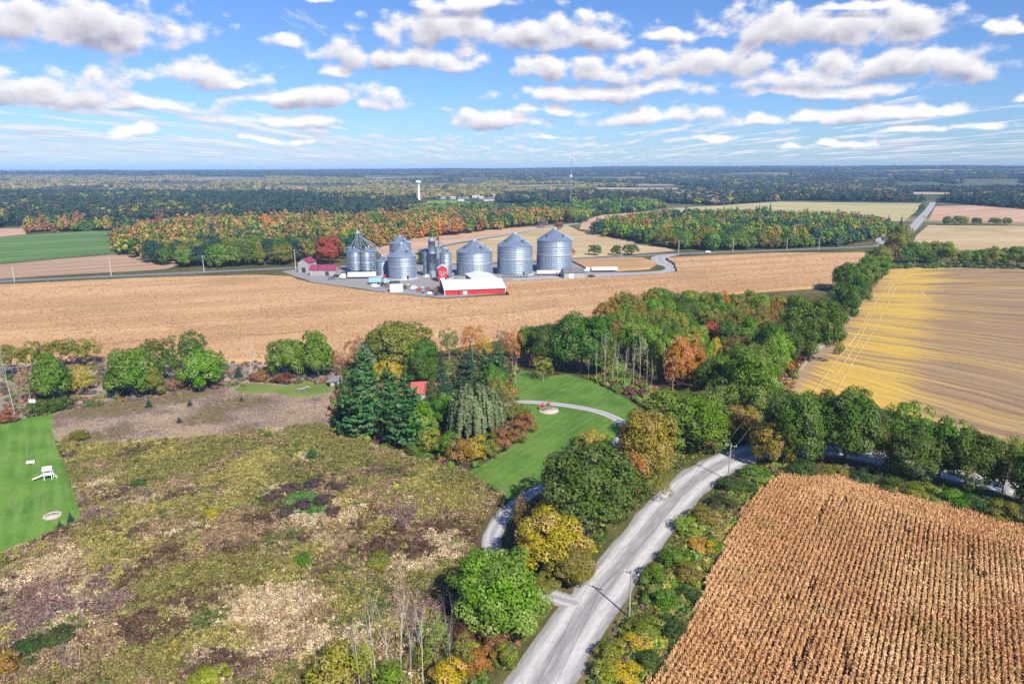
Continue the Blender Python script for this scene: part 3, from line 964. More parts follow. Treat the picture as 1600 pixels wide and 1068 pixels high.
# --- woods floors and verges
sheet("wood_floor", gpoly([(930, 600), (930, 530), (960, 492), (1060, 466), (1200, 458), (1300, 470), (1320, 498), (1262, 556), (1213, 602), (1205, 640), (1180, 690), (1130, 700), (1060, 690), (1010, 640), (985, 622)]), 0.012, M_WOODF)
sheet("grove_floor", gpoly([(515, 660), (512, 600), (560, 575), (800, 560), (815, 580), (800, 600), (828, 655), (790, 700), (725, 742), (640, 718), (560, 692)]), 0.012, M_WOODF)
sheet("verge", gpoly([(880, 1110), (900, 1060), (960, 960), (1030, 870), (1100, 780), (1190, 725), (1300, 735), (1600, 800), (1900, 850), (1800, 885), (1600, 828), (1400, 770), (1262, 746), (1200, 760), (1135, 855), (1080, 985), (1000, 1110)]), 0.006, M_VERGE)
sheet("road_bank", gpoly([(700, 1110), (740, 960), (800, 880), (830, 790), (930, 700), (1010, 660), (1060, 690), (1140, 690), (1180, 690), (1100, 740), (1000, 850), (900, 960), (790, 1110)]), 0.009, M_VERGE)

# --- roads
ROAD_PX = [(792, 1150), (843, 1068), (912, 962), (988, 862), (1052, 782), (1105, 738), (1160, 712), (1230, 700), (1330, 708), (1430, 728), (1540, 753), (1700, 790), (1900, 840)]
ROAD = smooth_line(gpoly(ROAD_PX), 14)
ribbon("gravel_road", ROAD, 8.4, 0.045, M_ROAD, jag=0.45)
apron = smooth_line(gpoly([(925, 948), (890, 940), (860, 930), (820, 918), (785, 905), (770, 868), (770, 835), (792, 800), (830, 770), (880, 745), (935, 715), (965, 692), (978, 672), (968, 657), (935, 643), (890, 634), (845, 629), (815, 628), (780, 632), (720, 630)]), 8)
ribbon("driveway", apron, lambda t: 3.5 + 5.0 * max(0, 1 - t * 22), 0.035, M_DRIVE, jag=0.2, seed=4)
HWY = smooth_line(gpoly([(-300, 460), (0, 440), (200, 430.5), (330, 424.5), (470, 418), (600, 415), (750, 411), (900, 405), (1050, 397), (1200, 391.5), (1330, 386.5), (1375, 384)]), 8)
ribbon("highway", HWY, 8.5, 0.10, M_TAR, jag=0.3, seed=6)
ribbon("side_road", smooth_line(gpoly([(1375, 384), (1395, 375), (1422, 360), (1440, 340), (1452, 326), (1458, 316)]), 8), 11.0, 0.14, M_TARP, jag=0.2, seed=8)
ribbon("bin_lane", smooth_line(gpoly([(1054, 397.5), (1032, 402), (1036, 411), (1050, 417), (1040, 424), (980, 428), (900, 432), (800, 437)]), 8), lambda t: 9 + 5 * math.sin(3.1 * min(1, t * 2)), 0.12, M_TARP, jag=0.3, seed=9)
ribbon("field_lane", smooth_line(gpoly([(600, 401), (700, 381), (800, 364.5), (860, 355), (905, 349)]), 8), 7.5, 0.14, M_TARP, jag=0.3, seed=10)
sheet("yard", gpoly([(440, 424), (470, 420), (640, 415), (800, 412), (900, 408), (935, 412), (920, 424), (1040, 427), (900, 436), (790, 440), (792, 458), (690, 466), (590, 455), (485, 440)]), 0.08, M_YARD, amp=0.8)

# tyre tracks pressed into the stubble
M_TRACK = field_mat("track_straw", (.45, .31, .11), (.54, .40, .17), (.38, .25, .09), STUB, 0.05, 0.4, 0.8, bstr=0.4)
tr = smooth_line(gpoly([(1280, 628), (1318, 572), (1350, 522), (1368, 490), (1382, 470), (1396, 445), (1418, 417)]), 8)
for s in (-2.9, -0.9, 2.4):
    pts = []
    for i, p in enumerate(tr):
        a = tr[max(i - 1, 0)]; b = tr[min(i + 1, len(tr) - 1)]
        d = (b - a) / np.linalg.norm(b - a)
        pts.append(p + np.array([d[1], -d[0]]) * (s + 0.5 * math.sin(i * 0.25 + s)))
    ribbon("tyre_track", pts, 0.48, 0.036, M_TRACK, jag=0.25, seed=int(20 + s))
ribbon("tyre_track", smooth_line(gpoly([(1388, 494), (1440, 496), (1500, 500), (1560, 507)]), 8), 0.8, 0.036, M_TRACK, jag=0.5, seed=33)
ribbon("tyre_track", smooth_line(gpoly([(1440, 456), (1446, 464), (1455, 470)]), 8), 0.9, 0.036, M_TRACK, jag=0.3, seed=34)
M_PATH = field_mat("path_soil", (.34, .26, .22), (.44, .35, .29), (.30, .22, .18), STUB, 0.05, 0.4, 0.8, bstr=0.4)
ribbon("field_margin", smooth_line(gpoly([(1215, 606), (1262, 560), (1300, 520), (1312, 503), (1330, 478), (1360, 440), (1393, 412)]), 8), 2.2, 0.040, M_PATH, jag=0.6, seed=41)


# ------------------------------------------------------------------ trees one by one (crown top, crown foot and width read off the photograph)
gp = 'roadside trees'
tree('big', 918, 694, 862, 168, DK, "big dark green maple standing between the driveway loop and the gravel road", gp, 'maple_tree')
tree('airy', 928, 672, 735, 66, YE, "yellow top showing just behind the big dark green maple", gp)
tree('big', 1008, 640, 762, 100, GO, "golden brown tree over the driveway bend, left of the bright green maple", gp, 'maple_tree')
tree('big', 1072, 611, 714, 118, GR, "bright green maple on the lawn corner inside the road curve", gp, 'maple_tree')
tree('big', 862, 795, 905, 126, (.40, .37, .05), "broad yellow tree in front of the big dark maple", gp)
tree('big', 893, 850, 925, 76, OL, "olive yellow tree at the road edge beside the broad yellow tree", gp)
tree('airy', 815, 770, 842, 38, GO, "small golden tree on the inside of the driveway loop", gp)
tree('big', 778, 866, 1004, 142, BR, "bright green tree in front of the driveway loop, nearest large tree to the camera", gp, 'maple_tree')
tree('airy', 985, 700, 800, 40, OR, "slender orange tree squeezed between the dark maple and the golden tree", gp)
tree('airy', 1032, 735, 790, 42, OL, "small olive tree at the road edge below the golden brown tree", gp)
tree('mid', 1210, 655, 735, 62, GO, "golden olive tree at the outside of the road bend", gp)
rp = 'trees along the far side of the gravel road'
tree('big', 1240, 609, 736, 102, DK, "tall dark green tree directly behind the golden olive bend tree", rp, 'oak_tree')
tree('big', 1322, 609, 736, 112, DK, "broadest dark green tree of the roadside row, right of the bend", rp, 'oak_tree')
tree('mid', 1288, 606, 700, 50, OL, "yellow topped tree wedged between the two big dark roadside trees", rp)
tree('open_pine', 1412, 631, 742, 68, GR, "open crowned tree right after the gap in the roadside row", rp)
tree('big', 1428, 668, 766, 92, DK, "dark tree below the open crowned one in the roadside row", rp)
tree('open_pine', 1468, 652, 765, 70, GR, "middle open crowned green tree of the roadside row", rp)
tree('big', 1510, 668, 778, 84, DK, "dense dark tree left of the road glimpse in the roadside row", rp)
tree('airy', 1568, 682, 786, 64, OL, "thin olive tree over the last road glimpse of the roadside row", rp)
tree('open_pine', 1598, 690, 790, 70, GR, "last open crowned green tree at the right end of the roadside row", rp)
tree('mid', 1625, 700, 815, 80, GR, "green tree cut by the right edge of the roadside row", rp)
tree('airy', 1375, 660, 745, 34, OL, "thin olive tree standing in the gap of the roadside row", rp)
tree('mid', 1158, 633, 684, 48, GO, "golden bush-like tree under the wires by the road curve", gp)
tree('airy', 1186, 668, 705, 36, OL, "thin olive tree under the wires beside the road bend", gp)
tree('airy', 1120, 648, 690, 34, RU, "rust brown small tree behind the bright green maple", gp)

gp = 'trees of the house grove'
tree('pine', 562, 574, 690, 92, BG, "large blue green pine at the left corner of the house grove", gp, 'pine_tree', hmax=24)
tree('pine', 637, 582, 706, 96, BG, "large pine in front of the red roofed house, second from the grove's left corner", gp, 'pine_tree', hmax=24)
tree('spruce', 535, 590, 668, 40, DB, "dark spruce at the mown patch, left of the large pine", gp, 'spruce_tree')
tree('pine', 570, 545, 618, 60, BG, "teal pine behind the large corner pine", gp, 'pine_tree')
tree('big', 622, 502, 590, 104, OL, "broad olive green oak at the back of the grove by the tan field", gp, 'oak_tree')
tree('mid', 656, 528, 592, 56, DK, "dark green tree on the right shoulder of the olive oak", gp, 'oak_tree')
tree('mid', 585, 526, 590, 56, PW, "pale silvery green tree left of the olive oak", gp)
tree('mid', 605, 560, 600, 38, YE, "yellow round tree amid the dark pines of the grove", gp)
tree('airy', 557, 524, 580, 34, RU, "thin brown tree at the back left corner of the grove", gp)
tree('spruce', 690, 556, 640, 56, DB, "dark spruce right beside the red roof", gp, 'spruce_tree')
tree('pine', 727, 553, 634, 60, DB, "dark blue green pine behind the weeping willow", gp, 'pine_tree')
tree('pine', 779, 536, 605, 46, BG, "slim pine at the back right of the grove near the lawn", gp, 'pine_tree')
tree('spruce', 735, 533, 585, 24, DB, "narrow dark spruce in front of the orange trees", gp, 'spruce_tree')
tree('willow', 745, 594, 694, 92, PW, "weeping willow with pale drooping leaves in the grove", gp, 'willow_tree')
tree('airy', 782, 590, 660, 44, GO, "golden tree between the willow and the driveway", gp)
tree('airy', 800, 612, 670, 36, OL, "olive small tree at the driveway's house end", gp)
tree('mid', 660, 628, 700, 52, BR, "light green small tree in front of the second large pine", gp)
tree('airy', 702, 512, 566, 38, DK, "dark thin tree at the back of the grove left of the orange tree", gp)
tree('airy', 738, 506, 566, 42, OR, "pale orange maple at the back of the grove against the tan field", gp, 'maple_tree')
tree('airy', 758, 524, 566, 26, YE, "small yellow tree right of the pale orange maple", gp)
tree('airy', 800, 512, 578, 34, OR, "rust orange tree beside the dark oaks", gp)
tree('airy', 784, 514, 566, 22, GY, "greyish thin tree left of the rust orange tree", gp)
tree('bare', 806, 566, 602, 14, GY, "small bare white tree at the lawn's upper left corner", gp, 'bare_tree')
tree('bare_grey', 722, 520, 562, 30, GY, "bare grey tree at the back edge of the grove", gp, 'bare_tree')
tree('airy', 676, 590, 652, 34, DK, "thin dark tree in front of the red roof's right end", gp)
tree('pine', 608, 568, 662, 56, BG, "pine standing between the two large front pines", gp, 'pine_tree')
tree('mid', 664, 556, 606, 46, DK, "dark green tree right behind the red roof", gp)
tree('mid', 700, 612, 668, 46, GR, "green tree between the red roof and the weeping willow", gp)
tree('pine', 757, 544, 612, 46, BG, "blue green pine between willow and slim back pine", gp, 'pine_tree')
tree('mid', 772, 572, 640, 40, GR, "green tree right behind the weeping willow", gp)
tree('pine', 648, 606, 660, 30, BG, "small pine under the red roof's left end", gp, 'pine_tree')
gp = 'shrubs along the front of the house grove'
for i, (x, yt, yb, w, t, l) in enumerate([
    (674, 668, 712, 34, YG, "yellow green shrub, first at the left end of the grove front"), (700, 664, 718, 38, GR, "green shrub beneath the light green small tree"),
    (720, 680, 728, 34, GO, "golden shrub below the willow"), (745, 672, 722, 28, YE, "tall yellow shrub below the willow"),
    (764, 678, 720, 28, OL, "olive shrub right of the tall yellow one"), (784, 668, 708, 34, RU, "brown shrub in the reddish thicket by the lawn"),
    (803, 654, 696, 34, RU, "reddish brown shrub at the lawn's edge, middle of the thicket"), (822, 646, 678, 28, RU, "reddish brown shrub closest to the pale round pad"),
    (815, 632, 664, 30, OL, "olive shrub beside the pale round pad"), (648, 690, 716, 22, GR, "low green shrub at the foot of the second large pine")]):
    tree('shrub', x, yt, yb, w, t, l, gp, 'shrub', 'shrub', hmax=6)

gp = 'trees along the lower edge of the wood'
tree('big', 908, 490, 590, 96, DK, "largest dark oak behind the upper lawn", gp, 'oak_tree')
tree('big', 856, 506, 580, 66, DK, "dark oak left of the largest one behind the upper lawn", gp, 'oak_tree')
tree('mid', 824, 506, 566, 34, DK, "narrow dark oak next to the rust orange tree", gp, 'oak_tree')
tree('mid', 940, 500, 592, 44, DK, "dark oak at the right shoulder of the largest one", gp, 'oak_tree')
tree('airy', 849, 556, 597, 32, YG, "small yellow green tree on the upper lawn", gp)
tree('airy', 838, 545, 582, 20, RU, "small brown tree behind the yellow green one on the upper lawn", gp)
tree('mid', 992, 500, 562, 52, BR, "bright green round tree above the pale poplars", gp)
tree('airy', 966, 500, 545, 24, OR, "orange tree between the dark oaks and the bright green round tree", gp)
tree('airy', 1052, 545, 614, 36, (.55, .27, .06), "loose light orange tree left against the large orange red maple", gp, 'maple_tree')
tree('mid', 1068, 524, 608, 46, (.52, .23, .055), "large orange red maple in the middle of the wood's edge", gp, 'maple_tree')
tree('mid', 1092, 538, 592, 38, (.44, .19, .06), "orange maple touching the large orange red one on its right", gp, 'maple_tree')
tree('mid', 1110, 500, 542, 30, RE, "small red orange tree inside the wood", gp)
tree('mid', 1117, 528, 568, 18, YE, "narrow bright yellow tree inside the wood", gp)
tree('airy', 1155, 524, 566, 48, RU, "pinkish brown tree inside the wood", gp)
tree('airy', 1126, 552, 585, 30, RU, "dull orange tree behind the round green front tree", gp)
tree('mid', 1238, 500, 558, 32, OR, "orange tree on the flank of the wood near the stubble field", gp)
tree('big', 1172, 542, 652, 90, GR, "round green tree at the wood's front corner above the road", gp, 'maple_tree')
tree('mid', 1215, 500, 580, 56, DK, "dark green tree left of the orange one on the wood's flank", gp)
tree('big', 1268, 462, 570, 78, DK, "tallest dark green tree at the wood's corner by the stubble field", gp, 'oak_tree')
tree('mid', 1108, 562, 625, 44, DK, "dark tree in shade behind the round green front tree", gp)
tree('airy', 1126, 578, 640, 36, OL, "olive tree at the left foot of the round green front tree", gp)
tree('airy', 1072, 606, 640, 26, OL, "olive small tree at the foot of the large orange red maple", gp)
tree('airy', 1046, 604, 636, 24, GO, "golden small tree at the foot of the large orange red maple", gp)
tree('airy', 1105, 606, 640, 28, RU, "brown small tree behind the bright green lawn corner maple", gp)
tree('shrub', 1232, 562, 580, 18, OR, "orange bush at the corner where wood and stubble meet", gp, 'shrub', 'shrub')
tree('shrub', 1215, 580, 600, 16, RE, "red bush at the end of the field margin", gp, 'shrub', 'shrub')
gp = 'pale trunked poplars at the foot of the wood'
for i, (x, yt, yb, w, t) in enumerate([(932, 545, 597, 18, PW), (945, 540, 600, 18, GO), (957, 538, 596, 20, OL), (965, 548, 602, 18, PW), (977, 560, 612, 22, PW), (990, 540, 606, 20, GO), (1000, 533, 600, 24, PW), (1010, 556, 606, 20, OL), (920, 548, 592, 16, PW), (1018, 570, 615, 18, OL)]):
    k = sorted([932, 945, 957, 965, 977, 990, 1000, 1010, 920, 1018]).index(x)
    tree('birch', x, yt, yb, w, t, ["first", "second", "third", "fourth", "fifth", "sixth", "seventh", "eighth", "ninth", "tenth"][k] + " from the left of the thin pale trunked poplars by the lawn", gp, 'poplar_tree', back=0.2)

gp = 'trees along the hedge between corn and stubble'
for (x, yt, yb, w, k, t, l) in [(1318, 440, 502, 46, 'mid', DK, "lowest dark green tree of the hedge, next to the wood"), (1342, 432, 482, 34, 'mid', DK, "dark green tree in the hedge by the first turn of the field margin"), (1322, 410, 458, 48, 'big', DK, "tallest dark tree of the hedge between corn and stubble"),
    (1352, 410, 455, 34, 'mid', GR, "green tree halfway up the hedge"), (1366, 398, 436, 34, 'mid', GR, "paler green tree in the upper half of the hedge"), (1376, 384, 418, 30, 'mid', OL, "olive tree near the top of the hedge"),
    (1390, 380, 414, 26, 'airy', RU, "brown tree at the top end of the hedge"), (1398, 362, 398, 34, 'mid', OL, "olive green tree where the side road leaves the hedge"), (1408, 352, 386, 28, 'mid', OL, "small olive tree right by the side road")]:
    tree(k, x, yt, yb, w, t, l, gp)
gp = 'trees along the top of the stubble field'
for (x, yt, yb, w, k, t, l) in [(1412, 384, 414, 26, 'far', DK, "first dark tree at the left end of the row above the stubble"), (1432, 376, 412, 34, 'mid', GR, "second tree of the row above the stubble, dark pointed crown"), (1452, 390, 413, 26, 'far', DK, "low dark tree third in the row above the stubble"),
    (1471, 376, 413, 38, 'mid', OL, "tallest olive tree of the row above the stubble"), (1511, 388, 415, 26, 'far', GR, "green tree just right of the gap in the row above the stubble"), (1530, 389, 416, 20, 'far', GR, "small green tree between two larger ones above the stubble"),
    (1551, 386, 417, 36, 'mid', OL, "round olive tree in the right half of the row above the stubble"), (1589, 383, 419, 40, 'mid', GR, "last big green tree at the right end of the row above the stubble")]:
    tree(k, x, yt, yb, w, t, l, gp)

gp = 'trees on the left between meadow and corn'
for (n, k, x, yt, yb, w, t, l) in [
    ('pine_tree', 'open_pine', 18, 540, 592, 56, OL, "olive pine at the far left end of the tree belt"), ('pine_tree', 'open_pine', 62, 535, 585, 44, OL, "sparse olive pine second from the left of the belt"), ('pine_tree', 'open_pine', 96, 531, 580, 52, OL, "olive pine behind the green maple on the left"),
    ('pine_tree', 'open_pine', 134, 531, 575, 42, OL, "olive pine right of the others, beside the gap in the belt"), ('maple_tree', 'mid', 82, 556, 632, 60, GR, "bright green maple above the yard lawn"), ('broadleaf_tree', 'airy', 126, 570, 620, 44, YE, "yellow tree right of the green maple above the yard lawn"),
    ('broadleaf_tree', 'airy', 46, 565, 632, 38, TN, "thin tan tree between the bare white tree and the green maple"), ('bare_tree', 'bare', 20, 566, 648, 36, GY, "bare white tree at the left end above the yard lawn"), ('maple_tree', 'mid', 206, 543, 626, 66, GR, "green maple at the left of the middle clump of the belt"),
    ('broadleaf_tree', 'mid', 236, 572, 622, 40, OL, "olive tree at the foot of the middle clump"), ('pine_tree', 'open_pine', 244, 530, 590, 44, DK, "dark pine at the back of the middle clump"), ('pine_tree', 'open_pine', 296, 521, 590, 52, DK, "tallest dark pine of the middle clump"),
    ('pine_tree', 'open_pine', 268, 548, 605, 44, DK, "dark pine in the centre of the middle clump"), ('maple_tree', 'mid', 318, 548, 612, 68, BR, "bright green maple at the right of the middle clump"), ('broadleaf_tree', 'airy', 272, 588, 615, 28, RU, "brown small tree below the bright green maple"),
    ('bare_tree', 'bare', 391, 540, 598, 40, GY, "pale bare tree alone between the clumps of the belt"), ('maple_tree', 'mid', 452, 527, 594, 56, GR, "green tree left of the pair above the mown patch"), ('maple_tree', 'mid', 497, 520, 594, 50, GR, "green tree right of the pair above the mown patch"),
    ('spruce_tree', 'spruce', 426, 540, 562, 22, DB, "small dark spruce left of the pair above the mown patch"), ('spruce_tree', 'spruce', 372, 570, 592, 20, DB, "small dark spruce beside the pale bare tree"), ('broadleaf_tree', 'airy', 528, 545, 590, 28, RU, "brown thin tree between the green pair and the grove"),
    ('spruce_tree', 'spruce', 344, 546, 560, 12, DB, "tiny dark spruce by the corn, right of the middle clump")]:
    tree(k, x, yt, yb, w, t, l, gp, n)
gp = 'shrubs and saplings in the meadow'
for (n, k, x, yt, yb, w, t, l) in [
    ('pine_sapling', 'spruce', 231, 621, 638, 15, DB, "small dark pine sapling, left one in the dry grass"), ('pine_sapling', 'spruce', 295, 623, 636, 13, DB, "small dark pine sapling, right one in the dry grass"), ('pine_sapling', 'spruce', 278, 650, 662, 12, DB, "tiny pine sapling, lowest in the dry grass"),
    ('pine_sapling', 'pine', 487, 696, 722, 24, BG, "blue green pine sapling alone in the olive meadow"), ('pine_sapling', 'spruce', 236, 744, 756, 12, DB, "tiny dark sapling in the meadow right of the yard lawn"), ('pine_sapling', 'spruce', 91, 812, 832, 19, DB, "larger of two dark saplings at the yard lawn's tip"),
    ('pine_sapling', 'spruce', 107, 799, 816, 15, DB, "smaller of two dark saplings at the yard lawn's tip"), ('pine_sapling', 'spruce', 376, 618, 628, 10, DB, "tiny dark sapling just below the mown patch"), ('shrub', 'shrub', 168, 594, 610, 15, DK, "round dark green shrub in the gap of the tree belt"),
    ('shrub', 'shrub', 58, 620, 650, 34, DK, "dark shrub behind the pole with the white board"), ('shrub', 'shrub', 90, 618, 644, 34, DK, "dark shrub right of the pole with the white board"), ('shrub', 'shrub', 8, 640, 662, 30, RU, "reddish brown shrub at the left end of the yard lawn"),
    ('shrub', 'shrub', 118, 675, 690, 34, OL, "low olive shrub at the dry grass's lower left corner"), ('shrub', 'shrub', 215, 748, 764, 22, DK, "low dark shrub in the meadow below the tiny sapling"), ('shrub', 'shrub', 405, 580, 598, 26, RU, "brown shrub left of the green pair above the mown patch"),
    ('shrub', 'shrub', 440, 584, 601, 30, (.21, .095, .055), "rust red low shrub above the mown patch"), ('shrub', 'shrub', 40, 1005, 1032, 60, (.07, .11, .03), "dark green low shrub at the meadow's lower left corner"), ('shrub', 'shrub', 88, 985, 1010, 46, (.09, .13, .035), "green low shrub second from the meadow's lower left corner"),
    ('shrub', 'shrub', 8, 1020, 1058, 30, (.36, .20, .06), "orange shrub cut by the left edge of the meadow"), ('shrub', 'shrub', 325, 1045, 1075, 50, YG, "yellow green shrub at the bottom of the meadow"), ('shrub', 'shrub', 590, 868, 890, 44, OL, "olive mound of a shrub in the meadow below the brush ring"),
    ('shrub', 'shrub', 470, 870, 886, 40, GR, "green low shrub left of the olive mound in the meadow"), ('shrub', 'shrub', 330, 795, 810, 26, YE, "yellow low shrub in the middle of the meadow")]:
    tree(k, x, yt, yb, w, t, l, gp, n, 'sapling' if 'sapling' in n else 'shrub', hmax=4)
gp = 'brown brush heaps in the meadow hollow'
for i, (x, y, w) in enumerate([(425, 778, 40), (455, 764, 34), (490, 758, 36), (525, 762, 36), (470, 790, 34), (505, 782, 34), (445, 802, 32), (520, 800, 30)]):
    tree('shrub', x, y - 9, y + 9, w * .85, (.125, .085, .075), ["left end of the ring of brown brush", "second heap from the left along the top of the brush ring", "third heap along the top of the brush ring", "right end of the top of the brush ring", "lower left heap inside the brush ring", "middle right heap inside the brush ring", "lowest left heap of the brush ring", "lowest right heap of the brush ring"][i], gp, 'brush_heap', 'brush', hmax=2.4)

gp = 'shrubs and thin trees at the bottom by the road'
for (n, k, x, yt, yb, w, t, l) in [
    ('shrub', 'shrub', 525, 1010, 1090, 76, YG, "yellow green round shrub at the bottom, left of the bare stems"), ('shrub', 'shrub', 610, 1040, 1090, 60, BR, "bright green shrub at the bottom among the bare stems"), ('broadleaf_tree', 'airy', 680, 955, 1050, 46, BR, "thin bright green sapling among the bare stems"),
    ('bare_tree', 'bare', 585, 950, 1075, 60, GY, "leftmost of the bare white stemmed trees at the bottom"), ('bare_tree', 'bare', 625, 940, 1075, 60, GY, "second bare white stemmed tree from the left at the bottom"), ('bare_tree', 'bare', 660, 960, 1080, 55, GY, "third bare white stemmed tree at the bottom"),
    ('bare_tree', 'bare_grey', 705, 980, 1085, 60, GY, "greyish bare tree nearest the road at the bottom"), ('shrub', 'shrub', 700, 1030, 1085, 50, YE, "yellow shrub at the bottom beneath the greyish bare tree"), ('shrub', 'shrub', 745, 1015, 1055, 50, (.36, .20, .05), "orange shrub between the bare tree and the road"),
    ('shrub', 'shrub', 770, 985, 1020, 44, RU, "rust brown shrub under the bright green front tree"), ('shrub', 'shrub', 720, 975, 1015, 40, (.17, .075, .045), "dark red shrub left of the rust brown one"), ('shrub', 'shrub', 655, 1010, 1050, 40, OL, "olive shrub among the bare stems"),
    ('bare_tree', 'bare', 560, 985, 1085, 46, GY, "short bare tree just right of the yellow green round shrub"), ('bare_tree', 'bare', 605, 965, 1070, 50, GY, "bare tree between the first and second white stemmed ones"), ('bare_tree', 'bare', 642, 975, 1085, 46, GY, "bare tree standing closest before the thin bright green sapling"), ('broadleaf_tree', 'airy', 570, 1000, 1075, 40, YG, "thin yellow green sapling among the bare stems at the left"), ('broadleaf_tree', 'airy', 725, 985, 1060, 40, YG, "thin yellow green sapling between grey bare tree and orange shrub"),
    ('shrub', 'shrub', 790, 1010, 1045, 36, OL, "olive shrub at the road edge near the bottom"), ('shrub', 'shrub', 850, 900, 935, 44, OL, "olive shrub between the yellow tree and the driveway apron")]:
    tree(k, x, yt, yb, w, t, l, gp, n, 'tree' if 'tree' in n else 'shrub', hmax=14)

gp = 'shrubs on the bank between road and near corn'
bank = [(1150, 745, 772, 50, (.075, .125, .030), "dark shrub behind the pole at the road bend"), (1100, 795, 822, 46, OL, "olive shrub on the bank just below the road bend"), (1130, 775, 800, 44, (.10, .125, .035), "dark green shrub above the corn's upper corner"),
        (1075, 800, 835, 44, YG, "yellow green shrub at the road edge, upper bank"), (1100, 820, 870, 40, YE, "tall yellow shrub on the bank's middle"), (1118, 842, 870, 34, GR, "green shrub next to the tall yellow one by the corn"),
        (1055, 850, 885, 44, GR, "green shrub on the bank left of the tall yellow one"), (1075, 880, 915, 46, OL, "olive shrub on the bank close to the near corn"), (1020, 880, 915, 46, GR, "dark shrub at the road edge above the near pole"),
        (1035, 920, 955, 50, GR, "green shrub right of the near pole"), (1080, 920, 945, 36, (.06, .12, .028), "dark green shrub against the corn, right of the near pole"), (1010, 965, 1000, 52, OL, "olive shrub right below the near pole"),
        (1052, 965, 1000, 46, (.075, .125, .030), "dark green shrub between near pole and corn"), (995, 995, 1025, 46, YE, "yellow shrub low on the bank"), (955, 1000, 1035, 44, OL, "olive shrub at the road edge near the bottom of the bank"),
        (1020, 1020, 1055, 44, (.10, .125, .035), "dark shrub beside the lowest corn rows"), (948, 1035, 1070, 40, YG, "yellow green shrub at the road edge, bottom of the bank"), (975, 1040, 1075, 50, YE, "golden shrub at the very bottom of the bank"),
        (1180, 725, 752, 44, GR, "dark shrub right of the road end at the bend"), (1255, 722, 748, 50, (.06, .12, .028), "dark shrub under the tall dark tree at the bend"), (1305, 730, 752, 46, OL, "olive shrub under the broadest dark roadside tree"),
        (1350, 735, 762, 48, (.075, .125, .030), "dark shrub left of the roadside gap"), (1395, 745, 775, 48, (.10, .125, .035), "dark shrub in front of the roadside gap"), (1440, 755, 785, 50, OL, "olive yellow shrub under the middle of the roadside row"),
        (1485, 765, 798, 50, GR, "dark shrub left of the last road glimpse"), (1530, 778, 810, 52, (.06, .12, .028), "broad dark shrub below the last road glimpse"), (1575, 785, 822, 52, OL, "olive shrub near the right end above the corn"), (1610, 790, 830, 50, (.075, .125, .030), "dark shrub at the right end above the corn")]
for (x, yt, yb, w, t, l) in bank:
    tree('shrub', x, yt, yb, w, t, l, gp, 'shrub', 'shrub', hmax=2.6 if x < 1240 else 5.0)
tree('mid', 515, 368, 414, 38, RE, "red and orange maple by the highway beside the weathered barn", 'single trees near the bins', 'maple_tree')
for (x, yt, yb, w, t, l) in [(930, 382, 399, 19, DK, "round dark tree on the field right of the last big bin"), (963, 383, 399, 17, DK, "left one of the small tree pair by the highway"), (985, 380, 399, 22, DK, "right one of the small tree pair by the highway"), (892, 388, 399, 12, RU, "small brown tree right against the last big bin"),
        (849, 342, 356, 15, GY, "grey round tree beside the field lane"), (873, 346, 358, 14, RU, "brown bush near the end of the field lane"), (893, 322, 348, 20, OL, "olive tree at the end of the field lane"), (886, 374, 396, 12, RU, "brown bush peeking behind the last big bin")][:7]:
    tree('far', x, yt, yb, w, t, l, 'single trees near the bins')
tree('far', 664, 388, 414, 22, DB, "dark tree between the big front bin and the dryer tower", 'single trees near the bins')
for (x, yt, yb, w, k, t, l) in [(1186, 318, 337, 9, 'spruce', DB, "left one of the dark spruces on the hay field"), (1203, 317, 336, 10, 'spruce', DB, "right one of the dark spruces on the hay field"), (1194, 322, 337, 10, 'far', DK, "rounder tree between the two dark spruces on the hay field"),
        (1480, 338, 352, 14, 'far', DK, "first tree at the left of the low row in the far right field"), (1500, 336, 352, 22, 'far', GR, "largest tree of the low row in the far right field"), (1526, 340, 351, 15, 'far', DK, "round tree third in the low row in the far right field"), (1555, 340, 351, 18, 'far', DK, "dark tree fourth in the low row in the far right field"), (1573, 340, 351, 15, 'far', DK, "last tree at the right of the low row in the far right field"),
        (1440, 318, 330, 10, 'far', DK, "small dark tree left of the side road on the hay field"), (1388, 335, 352, 9, 'spruce', DB, "dark spruce sticking out of the farmyard trees"), (1408, 336, 354, 8, 'spruce', DB, "second dark spruce near the side road")]:
    tree(k, x, yt, yb, w, t, l, 'field trees far off', 'spruce_tree' if k == 'spruce' else 'broadleaf_tree')

# ------------------------------------------------------------------ woods: the crowns one can tell apart are trees, what lies behind them is one mass
ORD = ["first", "second", "third", "fourth", "fifth", "sixth", "seventh", "eighth", "ninth", "tenth", "eleventh", "twelfth", "thirteenth", "fourteenth", "fifteenth", "sixteenth", "seventeenth",
       "eighteenth", "nineteenth", "twentieth", "twenty-first", "twenty-second", "twenty-third", "twenty-fourth", "twenty-fifth", "twenty-sixth", "twenty-seventh", "twenty-eighth", "twenty-ninth", "thirtieth"]
NAMED = {'dark green': DK, 'green': GR, 'bright green': BR, 'olive': OL, 'golden': GO, 'yellow': YE, 'orange': OR, 'rust brown': RU, 'red': RE, 'grey': GY, 'blue green': BG, 'deep green': DB, 'yellow green': YG}


def hexpoints(poly, gap, jit=0.32, g=None):
    g = g or rng
    P = np.array(poly); x0, y0 = P.min(0); x1, y1 = P.max(0)
    out = []
    r = 0; y = y0
    while y < y1:
        xs = np.arange(x0 + (gap / 2 if r % 2 else 0), x1, gap)
        out.append(np.stack([xs, np.full(len(xs), y)], 1)); y += gap * 0.87; r += 1
    out = np.concatenate(out)
    out = out + g.uniform(-jit, jit, out.shape) * gap
    return out[inside(poly, out[:, 0], out[:, 1])]


